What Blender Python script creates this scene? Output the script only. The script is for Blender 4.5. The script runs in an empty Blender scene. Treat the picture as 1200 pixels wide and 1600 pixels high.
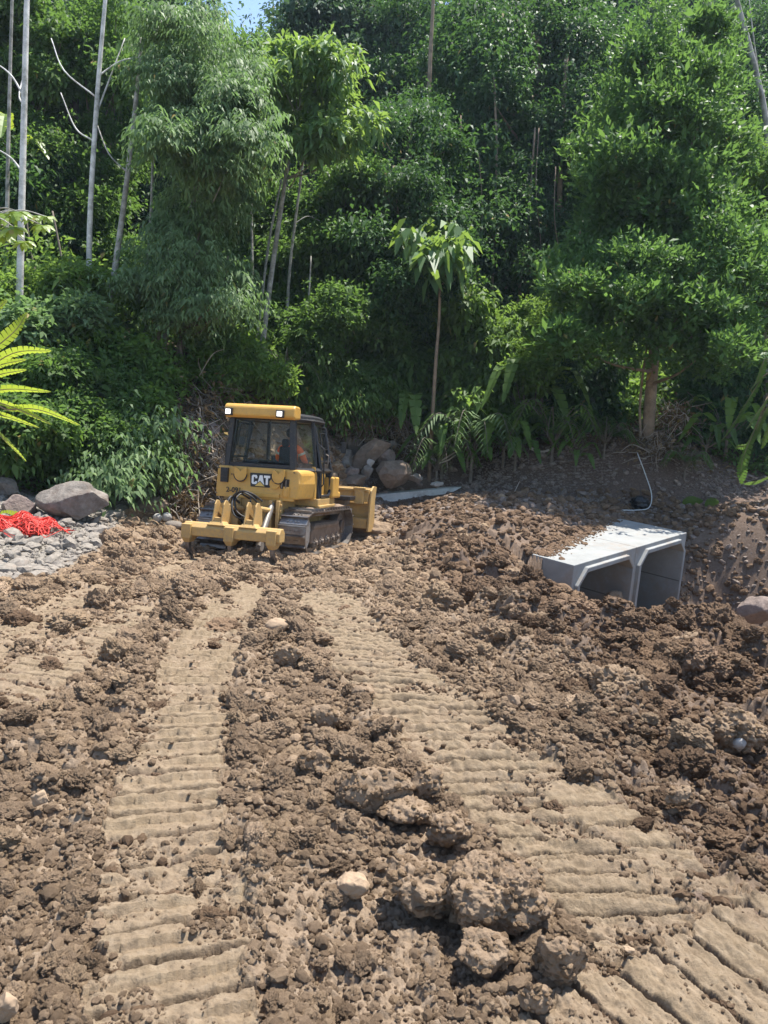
import bpy, bmesh, math, random
import numpy as np
from mathutils import Vector, Matrix

# ------------------------------------------------------------------ camera, world, sun
C = bpy.context.scene
COL = C.collection
FPX = 1155.0; PITCH = math.radians(7.4); ROLL = math.radians(3.0); EYE = 1.63
cam_d = bpy.data.cameras.new('camera'); cam = bpy.data.objects.new('camera', cam_d); COL.objects.link(cam)
cam_d.sensor_fit = 'VERTICAL'; cam_d.sensor_height = 36.0; cam_d.lens = 36.0*FPX/1600.0
cam_d.clip_start = 0.05; cam_d.clip_end = 1500
_r = Vector((1, 0, 0)); _u = Vector((0, math.sin(PITCH), math.cos(PITCH))); _f = Vector((0, math.cos(PITCH), -math.sin(PITCH)))
Xc = _r*math.cos(ROLL)+_u*math.sin(ROLL); Yc = -_r*math.sin(ROLL)+_u*math.cos(ROLL)
M = Matrix((( Xc.x, Yc.x, -_f.x, 0), (Xc.y, Yc.y, -_f.y, 0), (Xc.z, Yc.z, -_f.z, EYE), (0, 0, 0, 1)))
cam.matrix_world = M
C.camera = cam

SUN_EL = math.radians(71); SUN_AZ = math.radians(50)      # azimuth clockwise from +Y (forward)
w = bpy.data.worlds.new('World'); C.world = w; w.use_nodes = True
nt = w.node_tree; nt.nodes.clear()
sky = nt.nodes.new('ShaderNodeTexSky'); sky.sky_type = 'NISHITA'; sky.sun_disc = False
sky.sun_elevation = SUN_EL; sky.sun_rotation = SUN_AZ; sky.air_density = 1.0; sky.dust_density = 0.6
bg = nt.nodes.new('ShaderNodeBackground'); bg.inputs['Strength'].default_value = 0.14
wo = nt.nodes.new('ShaderNodeOutputWorld')
nt.links.new(sky.outputs[0], bg.inputs[0]); nt.links.new(bg.outputs[0], wo.inputs[0])
sl = bpy.data.lights.new('sun', 'SUN'); sl.energy = 5.0; sl.angle = math.radians(0.5); sl.color = (1, .955, .88)
so = bpy.data.objects.new('sun', sl); COL.objects.link(so)
sd = Vector((math.sin(SUN_AZ)*math.cos(SUN_EL), math.cos(SUN_AZ)*math.cos(SUN_EL), math.sin(SUN_EL)))
so.rotation_euler = sd.to_track_quat('Z', 'Y').to_euler()
C.view_settings.view_transform = 'Standard'; C.view_settings.look = 'None'
C.view_settings.exposure = 1.05; C.view_settings.gamma = 1; C.view_settings.use_curve_mapping = False
C.cycles.max_bounces = 8; C.cycles.diffuse_bounces = 3; C.cycles.transparent_max_bounces = 12
C.cycles.sample_clamp_indirect = 6

# ------------------------------------------------------------------ noise
def _h(ix, iy, iz, seed):
    n = (ix.astype(np.uint32)*np.uint32(374761393) ^ iy.astype(np.uint32)*np.uint32(668265263) ^
         iz.astype(np.uint32)*np.uint32(2147483647-1640531526) ^ np.uint32((seed*2654435761) & 0xffffffff))
    n = (n ^ (n >> np.uint32(13)))*np.uint32(1274126177)
    n = (n ^ (n >> np.uint32(16)))*np.uint32(2246822519)
    n ^= n >> np.uint32(15)
    return n.astype(np.float64)/4294967295.0
def _ii(a): return a.astype(np.int64) & 0xffffffff
def vnoise(x, y, seed=0):
    fx = np.floor(x); fy = np.floor(y); u = x-fx; v = y-fy
    u = u*u*(3-2*u); v = v*v*(3-2*v); z = np.zeros_like(_ii(fx))
    a = _h(_ii(fx), _ii(fy), z, seed); b = _h(_ii(fx+1), _ii(fy), z, seed)
    c = _h(_ii(fx), _ii(fy+1), z, seed); d = _h(_ii(fx+1), _ii(fy+1), z, seed)
    return (a*(1-u)+b*u)*(1-v)+(c*(1-u)+d*u)*v
def fbm(x, y, seed=0, o=4, g=.5):
    s = 0; a = 1; t = 0
    for i in range(o):
        s = s+a*vnoise(x+17.3*i, y-9.1*i, seed+i); t += a; a *= g; x = x*2.03; y = y*2.03
    return s/t
def vnoise3(P, seed=0):
    F = np.floor(P); U = P-F; U = U*U*(3-2*U); r = 0
    for i in (0, 1):
        for j in (0, 1):
            for k in (0, 1):
                wgt = (U[:, 0] if i else 1-U[:, 0])*(U[:, 1] if j else 1-U[:, 1])*(U[:, 2] if k else 1-U[:, 2])
                r = r+wgt*_h(_ii(F[:, 0]+i), _ii(F[:, 1]+j), _ii(F[:, 2]+k), seed)
    return r
def fbm3(P, seed=0, o=4, g=.5):
    s = 0; a = 1; t = 0
    for i in range(o):
        s = s+a*vnoise3(P+13.7*i, seed+i); t += a; a *= g; P = P*2.07
    return s/t
def lumps(x, y, s, seed, p=.6, rmin=.3, rmax=.62, sq=.8, ex=.5):
    """dome shaped clods of size s (metres) scattered with probability p, height in metres"""
    wx = x+(vnoise(x/s*1.7, y/s*1.7, seed+50)-.5)*s*.7; wy = y+(vnoise(x/s*1.7+9, y/s*1.7, seed+51)-.5)*s*.7
    gx = wx/s; gy = wy/s; fx = np.floor(gx); fy = np.floor(gy); best = np.zeros_like(x)
    zz = np.zeros_like(_ii(fx))
    for i in (-1, 0, 1):
        for j in (-1, 0, 1):
            cx = fx+i; cy = fy+j; a = _ii(cx); b = _ii(cy)
            h1 = _h(a, b, zz, seed); h2 = _h(a, b, zz+1, seed); h3 = _h(a, b, zz+2, seed); h4 = _h(a, b, zz+3, seed)
            R = rmin+(rmax-rmin)*h3
            d2 = (gx-cx-.15-.7*h1)**2+(gy-cy-.15-.7*h2)**2
            v = R*(np.maximum(0, 1-d2/(R*R))**ex)*(h4 < p)*(.6+.6*h1)
            best = np.maximum(best, v)
    return best*s*sq

# ------------------------------------------------------------------ pixel rays of the 1200 x 1600 photograph
def ray(px, py):
    du = px-600.0; dv = py-800.0
    u = du*math.cos(ROLL)+dv*math.sin(ROLL); v = -du*math.sin(ROLL)+dv*math.cos(ROLL)
    return _r*u+_f*FPX-_u*v
def at(px, py, Y):
    d = ray(px, py); return Vector((0, 0, EYE))+d*(Y/d.y)

# ------------------------------------------------------------------ base terrain (multiquadric through surveyed heights)
CP = []
def c3(x, y, z): CP.append((x, y, z))
def cp(px, py, Y): p = at(px, py, Y); CP.append((p.x, p.y, p.z))
for x in (-5, -2.5, 0, 1.8):
    c3(x, -4, 0); c3(x, 0, 0); c3(x, 2.2, 0); c3(x, 4, 0)
c3(3.0, 11.5, -1.2); c3(2.6, 12.1, -1.1); c3(2.2, 11.45, -1.0)
for x in (-4.2, -1.5, 1.0): c3(x, 6, -.16); c3(x, 8, -.37)
c3(-3.5, 10.7, -.72); c3(-1, 10.7, -.72); c3(1.2, 10.5, -.66); c3(-3.4, 12.6, -.93); c3(-2.2, 13.4, -.98); c3(-1, 13, -1.0); c3(-1.5, 16, -1.10); c3(-3, 15, -1.05)
c3(3.2, 2, -.02); c3(3.2, 4, -.12); c3(2.6, 6, -.28); c3(6, 2, .1); c3(6, 4.5, .1); c3(9, 0, .1); c3(4.3, 5.8, -.3)
cp(1200, 1022, 7.6); cp(1080, 985, 8.2); cp(960, 968, 9.1); cp(905, 952, 10.3); cp(868, 925, 11.3); cp(700, 900, 10.7); cp(760, 850, 12.2)
# soil heaped over the culvert and running on behind the machine
c3(.1, 16.3, -1.0); c3(-.7, 14, -1.05); c3(.2, 13.2, -.95); c3(.9, 14.8, -.80); cp(600, 793, 19); cp(700, 777, 18.5); cp(850, 776, 17.5); cp(930, 790, 17); cp(860, 822, 14.3); cp(780, 830, 14); cp(650, 815, 16.2); cp(960, 806, 15.8)
cp(600, 789, 19.7); cp(640, 784, 20.0); cp(690, 776, 20.4); cp(780, 775, 19.5); cp(900, 770, 19.3)
# ditch in front of the culvert mouth
for q in ((4.3, 11.3, -2.6), (5.4, 12.4, -2.95), (6.8, 13.7, -2.95), (7.6, 12.0, -2.85), (8.8, 10.6, -2.7), (5.3, 9.9, -2.0), (6.6, 8.4, -1.6), (4.9, 9.4, -1.3), (10.5, 9, -2.4), (13, 6.5, -2)): c3(*q)
# far side of the ditch
for q in ((6.95, 15.3, -2.2), (7.4, 16.0, -.75), (8.9, 13.4, -2.2), (9.6, 14.6, -.5)): c3(*q)
cp(1080, 838, 16.4); cp(1200, 800, 16.2); c3(11, 14.5, .3); c3(13, 12, .4); c3(6.5, 17.6, -.42); c3(10, 17.5, .1)
cp(1000, 797, 18.2); cp(1100, 790, 18.2); cp(1190, 775, 18.6); cp(1000, 692, 20); cp(1100, 715, 20); cp(1190, 735, 20); cp(900, 790, 18.3); cp(900, 700, 20.4); cp(820, 700, 21.2)
cp(760, 740, 21); cp(700, 712, 22); cp(640, 735, 21); cp(560, 770, 19); cp(580, 745, 20.5); cp(600, 680, 22); cp(675, 676, 22.5); cp(780, 690, 23); cp(530, 690, 21)
# left side: gravel, boulder shelf and the bank
cp(50, 855, 10.8); cp(0, 885, 9.6); cp(100, 812, 12.6); cp(200, 820, 13.4); cp(0, 800, 12.6); cp(160, 770, 15); cp(260, 812, 14.6); cp(60, 740, 15)
cp(310, 790, 16); cp(320, 650, 17.6); cp(250, 600, 18); cp(160, 560, 18); cp(130, 525, 18.5); cp(28, 545, 17); cp(400, 622, 19); cp(480, 660, 19.5); cp(440, 760, 18.2)
c3(-9, 9, .2); c3(-12, 12, 2.4); c3(-9, 4, .2); c3(-16, 6, 2.5); c3(-12, 16, 4.2)
for x in (-60, -35, -15, 0, 15, 35, 60):
    k = abs(x)*.03
    c3(x, 30, 5.3+k+(1.2 if x < 0 else 0)); c3(x, 42, 11.5+k); c3(x, 60, 23+k); c3(x, 90, 37+k); c3(x, 150, 48)
for x in (-60, -35): c3(x, 0, 6); c3(x, 15, 9)
c3(22, 20, 2.2); c3(35, 15, 3); c3(20, 5, .5); c3(30, -10, 1); c3(-20, -20, 1); c3(0, -20, .2); c3(60, 0, 5); c3(16, 24, 3.2); c3(6, 25, 2.8); c3(-5, 24, 3.4)
_cp = np.array(CP); _cc = .7
_A = np.sqrt(((_cp[:, None, :2]-_cp[None, :, :2])**2).sum(-1)+_cc**2)
_n = len(_cp); _B = np.zeros((_n+3, _n+3)); _B[:_n, :_n] = -_A+np.eye(_n)*.02; _B[:_n, _n] = 1; _B[:_n, _n+1] = _cp[:, 0]
_B[:_n, _n+2] = _cp[:, 1]; _B[_n:, :_n] = _B[:_n, _n:].T
_w = np.linalg.solve(_B, np.r_[_cp[:, 2], 0, 0, 0])
def base(x, y):
    x = np.asarray(x, float); y = np.asarray(y, float); r = _w[_n]+_w[_n+1]*x+_w[_n+2]*y
    for i in range(_n): r = r-_w[i]*np.sqrt((x-_cp[i, 0])**2+(y-_cp[i, 1])**2+_cc**2)
    return r
def g(x, y): return float(base(np.array([x]), np.array([y]))[0])
def hit(px, py):
    d = ray(px, py); d = d/d.y; Y = np.linspace(.8, 45, 1800)
    z = EYE+d.z*Y-base(d.x*Y, Y); k = int(np.argmax(z < 0)) if (z < 0).any() else len(Y)-1
    k = max(k, 1); t = z[k-1]/(z[k-1]-z[k]+1e-9); y = Y[k-1]+(Y[k]-Y[k-1])*t
    return Vector((d.x*y, y, EYE+d.z*y))

VB = np.array([(-30, 6), (-12, 11.5), (-8, 13.3), (-5.6, 14.6), (-4.6, 16.2), (-3.4, 18.2), (-1, 21.2), (2, 23), (3.6, 22.4), (5, 20.9), (8, 20.2), (12, 18.6), (20, 16), (40, 12)], float)
def vegd(x, y): return y-np.interp(x, VB[:, 0], VB[:, 1])     # > 0 where plants cover the ground

# ------------------------------------------------------------------ mesh helpers
def mesh_np(name, V, F, mat=None, smooth=False, attrs=None, parent=None, mats=None):
    V = np.asarray(V, np.float32); F = np.asarray(F, np.int32)
    me = bpy.data.meshes.new(name); me.vertices.add(len(V)); me.vertices.foreach_set('co', V.ravel())
    k = F.shape[1]; me.loops.add(F.size); me.loops.foreach_set('vertex_index', F.ravel())
    me.polygons.add(len(F)); me.polygons.foreach_set('loop_start', np.arange(0, F.size, k, dtype=np.int32))
    me.update(calc_edges=True)
    if smooth: me.polygons.foreach_set('use_smooth', np.ones(len(F), bool))
    for n, (dom, a) in (attrs or {}).items():
        at_ = me.attributes.new(n, 'FLOAT', dom); at_.data.foreach_set('value', np.asarray(a, np.float32))
    if mat: me.materials.append(mat)
    o = bpy.data.objects.new(name, me); COL.objects.link(o)
    if parent: o.parent = parent
    return o
def empty(name, loc=(0, 0, 0), rot=(0, 0, 0)):
    o = bpy.data.objects.new(name, None); COL.objects.link(o); o.location = loc; o.rotation_euler = rot
    o.empty_display_size = .2; return o
def tag(o, label=None, cat=None, group=None, kind=None):
    if label: o['label'] = label
    if cat: o['category'] = cat
    if group: o['group'] = group
    if kind: o['kind'] = kind
    return o
def copy_tree(o, parent=None):
    kids = [c for c in COL.objects if c.parent == o]
    c = o.copy(); COL.objects.link(c); c.parent = parent
    for k in kids: copy_tree(k, c)
    return c
def bobj(name, bm, mat, parent=None, smooth=False, bevel=0):
    bmesh.ops.recalc_face_normals(bm, faces=bm.faces[:])
    me = bpy.data.meshes.new(name); bm.to_mesh(me); bm.free()
    if mat: me.materials.append(mat)
    if smooth: me.polygons.foreach_set('use_smooth', [True]*len(me.polygons))
    o = bpy.data.objects.new(name, me); COL.objects.link(o)
    if parent: o.parent = parent
    if bevel:
        m = o.modifiers.new('edge', 'BEVEL'); m.width = bevel; m.segments = 2; m.limit_method = 'ANGLE'; m.angle_limit = math.radians(35)
    return o
def add_box(bm, x0, x1, y0, y1, z0, z1):
    v = [bm.verts.new(p) for p in ((x0, y0, z0), (x1, y0, z0), (x1, y1, z0), (x0, y1, z0), (x0, y0, z1), (x1, y0, z1), (x1, y1, z1), (x0, y1, z1))]
    for f in ((0, 3, 2, 1), (4, 5, 6, 7), (0, 1, 5, 4), (1, 2, 6, 5), (2, 3, 7, 6), (3, 0, 4, 7)): bm.faces.new([v[i] for i in f])
def add_loft(bm, secs):
    rings = [[bm.verts.new(p) for p in s] for s in secs]; n = len(rings[0])
    for a, b in zip(rings, rings[1:]):
        for i in range(n): bm.faces.new((a[i], a[(i+1) % n], b[(i+1) % n], b[i]))
    bm.faces.new(rings[0][::-1]); bm.faces.new(rings[-1])
def add_prism(bm, poly, axis, a, b):
    """poly in the two other axes, extruded along axis from a to b"""
    def mk(p, t): return (t, p[0], p[1]) if axis == 'x' else (p[0], t, p[1]) if axis == 'y' else (p[0], p[1], t)
    add_loft(bm, [[mk(p, a) for p in poly], [mk(p, b) for p in poly]])
def add_tube(bm, pts, rad, n=8):
    pts = [Vector(p) for p in pts]; rr = rad if hasattr(rad, '__len__') else [rad]*len(pts); secs = []; up = None
    for i, p in enumerate(pts):
        t = (pts[min(i+1, len(pts)-1)]-pts[max(i-1, 0)]).normalized()
        if up is None: up = Vector((0, 0, 1)) if abs(t.z) < .9 else Vector((1, 0, 0))
        s = t.cross(up).normalized(); up = s.cross(t).normalized()
        secs.append([p+(s*math.cos(2*math.pi*k/n)+up*math.sin(2*math.pi*k/n))*rr[i] for k in range(n)])
    add_loft(bm, secs)
def spline(pts, m=6):
    P = [Vector(p) for p in pts]; P = [P[0]*2-P[1]]+P+[P[-1]*2-P[-2]]; out = []
    for i in range(1, len(P)-2):
        for k in range(m):
            t = k/m; a, b, c, d = P[i-1:i+3]
            out.append(.5*((2*b)+(c-a)*t+(2*a-5*b+4*c-d)*t*t+(3*b-a-3*c+d)*t**3))
    return out+[P[-2]]

# ------------------------------------------------------------------ materials
def new_mat(name):
    m = bpy.data.materials.new(name); m.use_nodes = True; n = m.node_tree.nodes; n.clear()
    out = n.new('ShaderNodeOutputMaterial'); b = n.new('ShaderNodeBsdfPrincipled')
    m.node_tree.links.new(b.outputs[0], out.inputs[0]); return m, n, m.node_tree.links, b, out
def nd(n, t, **k):
    o = n.new(t)
    for a, v in k.items(): setattr(o, a, v)
    return o
def noise_node(n, l, scale, detail=6, rough=.6, coord='Object'):
    tc = n.new('ShaderNodeTexCoord'); t = n.new('ShaderNodeTexNoise'); t.inputs['Scale'].default_value = scale
    t.inputs['Detail'].default_value = detail; t.inputs['Roughness'].default_value = rough
    l.new(tc.outputs[coord], t.inputs['Vector']); return t
def ramp(n, l, src, stops):
    r = n.new('ShaderNodeValToRGB'); e = r.color_ramp.elements
    while len(e) < len(stops): e.new(.5)
    for i, (p, c) in enumerate(stops): e[i].position = p; e[i].color = (*c, 1) if len(c) == 3 else c
    l.new(src, r.inputs[0]); return r
def mixc(n, l, f, a, b, mode='MIX'):
    m = n.new('ShaderNodeMix'); m.data_type = 'RGBA'; m.blend_type = mode
    for s, v in ((m.inputs[0], f), (m.inputs[6], a), (m.inputs[7], b)):
        if hasattr(v, 'is_output'): l.new(v, s)
        elif isinstance(v, (int, float)): s.default_value = v
        else: s.default_value = (*v, 1)
    return m.outputs[2]
def bump(n, l, b, src, dist, strength=.6, nrm=None):
    u = n.new('ShaderNodeBump'); u.inputs['Distance'].default_value = dist; u.inputs['Strength'].default_value = strength
    l.new(src, u.inputs['Height'])
    if nrm: l.new(nrm, u.inputs['Normal'])
    l.new(u.outputs[0], b.inputs['Normal']); return u.outputs[0]
def simple(name, col, rough=.6, metal=0, var=.15, scale=6, dirt=None, dirt_amt=.5, bumpd=0, coord='Object', spec=.4):
    m, n, l, b, o = new_mat(name)
    t = noise_node(n, l, scale, 6, .65, coord)
    c = ramp(n, l, t.outputs['Fac'], [(.3, tuple(v*(1-var) for v in col)), (.7, tuple(min(1, v*(1+var)) for v in col))]).outputs[0]
    if dirt:
        t2 = noise_node(n, l, scale*.6, 9, .75, coord); f = ramp(n, l, t2.outputs['Fac'], [(.62-dirt_amt*.35, (0, 0, 0)), (.78-dirt_amt*.2, (1, 1, 1))]).outputs[0]
        c = mixc(n, l, f, c, dirt)
    l.new(c, b.inputs['Base Color']); b.inputs['Roughness'].default_value = rough; b.inputs['Metallic'].default_value = metal
    b.inputs['Specular IOR Level'].default_value = spec
    if bumpd: bump(n, l, b, noise_node(n, l, scale*6, 8, .7, coord).outputs['Fac'], bumpd, .7)
    return m

def leaf_mat(name, dark, light, trans, tl=.3, rough=.42, spec=.5):
    m, n, l, b, o = new_mat(name)
    a = n.new('ShaderNodeAttribute'); a.attribute_name = 'rnd'
    c = ramp(n, l, a.outputs['Fac'], [(0, dark), (.6, tuple((d+e)/2 for d, e in zip(dark, light))), (.955, light), (.975, (.24, .20, .05)), (1, (.28, .19, .07))]).outputs[0]
    l.new(c, b.inputs['Base Color']); b.inputs['Roughness'].default_value = rough; b.inputs['Specular IOR Level'].default_value = spec
    t = n.new('ShaderNodeBsdfTranslucent'); t.inputs[0].default_value = (*trans, 1)
    mx = n.new('ShaderNodeMixShader'); mx.inputs[0].default_value = tl
    l.new(b.outputs[0], mx.inputs[1]); l.new(t.outputs[0], mx.inputs[2]); l.new(mx.outputs[0], o.inputs[0]); return m
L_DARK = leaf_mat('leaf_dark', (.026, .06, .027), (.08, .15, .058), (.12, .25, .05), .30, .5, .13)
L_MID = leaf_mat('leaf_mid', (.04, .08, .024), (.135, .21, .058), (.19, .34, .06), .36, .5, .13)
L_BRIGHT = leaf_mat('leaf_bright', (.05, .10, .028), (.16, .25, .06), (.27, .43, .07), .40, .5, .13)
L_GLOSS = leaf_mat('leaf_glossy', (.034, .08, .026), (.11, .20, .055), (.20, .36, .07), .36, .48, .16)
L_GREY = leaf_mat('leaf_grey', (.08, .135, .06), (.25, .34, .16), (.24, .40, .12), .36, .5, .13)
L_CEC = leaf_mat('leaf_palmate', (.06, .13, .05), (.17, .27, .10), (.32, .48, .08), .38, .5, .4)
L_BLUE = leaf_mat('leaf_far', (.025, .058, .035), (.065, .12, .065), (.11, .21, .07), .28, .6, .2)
L_DRY = leaf_mat('leaf_dry', (.10, .065, .035), (.24, .17, .10), (.25, .17, .08), .2, .8, .2)
L_YEL = leaf_mat('leaf_yellowgreen', (.10, .18, .03), (.24, .34, .05), (.5, .62, .06), .42, .4)
BARK = simple('bark', (.17, .14, .11), .9, var=.35, scale=5, bumpd=.02)
BARK_PALE = simple('bark_pale', (.40, .38, .34), .85, var=.35, scale=5, dirt=(.12, .12, .09), dirt_amt=.62, bumpd=.01)
BARK_WHITE = simple('bark_white', (.62, .61, .57), .85, var=.2, scale=6, dirt=(.20, .20, .17), dirt_amt=.5, bumpd=.01)
BARK_TAN = simple('bark_tan', (.27, .20, .14), .9, var=.3, scale=4, dirt=(.12, .09, .06), dirt_amt=.4, bumpd=.02)
TWIG = simple('twig', (.30, .25, .20), .9, var=.3, scale=4)
CONC = None

# ------------------------------------------------------------------ ground: one sheet, finer where one stands near it
TRK = []
def track(pix, hw, depth, shear=0, seed=0, fade=0):
    P = [hit(*p).to_2d() for p in pix]
    P = [v.to_2d() for v in spline([Vector((p.x, p.y, 0)) for p in P], 4)]
    TRK.append((np.array([(p.x, p.y) for p in P]), hw, depth, shear, seed, fade))
track([(300, 1750), (278, 1600), (268, 1450), (262, 1300), (268, 1200), (285, 1100), (322, 1010), (368, 940), (425, 895), (470, 868)], .265, 1.0, 0, 1)
track([(-260, 1120), (-120, 1052), (10, 992), (110, 940), (215, 904), (322, 868)], .26, .8, 0, 2)
track([(-350, 1290), (-150, 1170), (0, 1080), (120, 1010), (230, 950)], .25, .45, .2, 3)
track([(505, 925), (560, 1000), (655, 1090), (775, 1200), (900, 1310), (1020, 1420), (1150, 1540), (1290, 1680)], .34, 1.25, .35, 4)
track([(900, 1240), (1010, 1310), (1110, 1390), (1210, 1470), (1330, 1560)], .17, .55, .35, 5)
track([(1420, 1400), (1240, 1480), (1100, 1560), (960, 1650), (850, 1750)], .27, .75, 0, 6)
def tracks(x, y, z):
    """press the crawler imprints in: returns height change, packed mask"""
    m = np.zeros_like(x); dh = np.zeros_like(x); sl = np.zeros_like(x)
    for P, hw, dep, sh, sd_, fade in TRK:
        bb = (x > P[:, 0].min()-1) & (x < P[:, 0].max()+1) & (y > P[:, 1].min()-1) & (y < P[:, 1].max()+1)
        X = x[bb]; Y = y[bb]; bd = np.full(X.shape, 9.0); bt = np.zeros_like(X); bs = np.zeros_like(X); s0 = 0
        for a, b in zip(P, P[1:]):
            d = b-a; L = np.hypot(*d); d = d/L; k = (X-a[0])*d[0]+(Y-a[1])*d[1]; kc = np.clip(k, 0, L)
            q = (X-a[0]-kc*d[0]); r = (Y-a[1]-kc*d[1]); dist = np.hypot(q, r); t = (X-a[0])*d[1]-(Y-a[1])*d[0]
            u = dist < bd; bd[u] = dist[u]; bt[u] = t[u]; bs[u] = s0+kc[u]; s0 += L
        wob = (fbm(X*3.5, Y*3.5, 70+sd_, 3)-.5)*.13+(fbm(X*18, Y*18, 77+sd_, 4)-.5)*.12
        e = (hw-bd+wob)/.055; mk = np.clip(e, 0, 1); mk = mk*mk*(3-2*mk)
        pitch = .165 if sd_ != 4 else .118; s = bs+bt*sh+(vnoise(X*1.0, Y*1.0, 80+sd_)-.5)*.05+(vnoise(X*8, Y*8, 81+sd_)-.5)*.010+(vnoise(X*40, Y*40, 88+sd_)-.5)*.003
        ph = s/pitch; fr = ph-np.floor(ph); idx = np.floor(ph)
        pw = vnoise(idx*7.3+bt*1.5, idx*3.1+bt*3.0, 82+sd_)              # each pad its own strength
        wd = .045+.055*pw+(vnoise(bt*14+idx*5, idx*2.7, 89+sd_)-.5)*.05; gro = np.clip((wd-np.abs(fr-.5))/.022, 0, 1)*(.35+.85*pw)                       # slot the grouser left
        lip = np.exp(-((fr-.64)/.06)**2)*.8*pw
        brk = np.clip((fbm(X*5, Y*5, 83+sd_, 4, .6)-.36)*5, 0.15, 1)          # crumbled stretches
        fine = (fbm(X*30, Y*30, 84+sd_, 4, .6)-.5)*.024
        fl = 1-np.abs(2*fbm(s*21+bt*3, bt*3.2+s*1.5, 86+sd_, 4, .6)-1)*3.4         # torn flakes running across the strip
        fq = .6 if sd_ in (4, 5) else .3; fine = fine-.022*np.clip(fl, 0, 1)*fq+(fbm(s*30, bt*6, 87+sd_, 3)-.5)*.020*fq
        prof = (-.105*gro+.026*lip-.030*(fr-.5)-.05*(np.abs(fr)-.5)**2*0+.016*(1-(2*((fr+.5) % 1)-1)**2))*brk*dep+fine-.028*dep
        rim = np.exp(-((bd-hw-.05)/.05)**2)*.03*dep*(.4+vnoise(X*8, Y*8, 85+sd_))
        m0 = m[bb]; h0 = dh[bb]
        mk2 = mk; dh[bb] = h0*(1-mk)+prof*mk+rim*(1-mk)*(1-m0); m[bb] = np.maximum(m0*(1-mk), mk*(.45+.55*brk)*(1-.95*np.clip(gro*1.6, 0, 1))); sl[bb] = np.maximum(sl[bb]*(1-mk), mk*np.clip(gro*1.8, 0, 1))  # slots lose the packed tone, painting their shade into the colour
    return dh, m, sl

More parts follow.
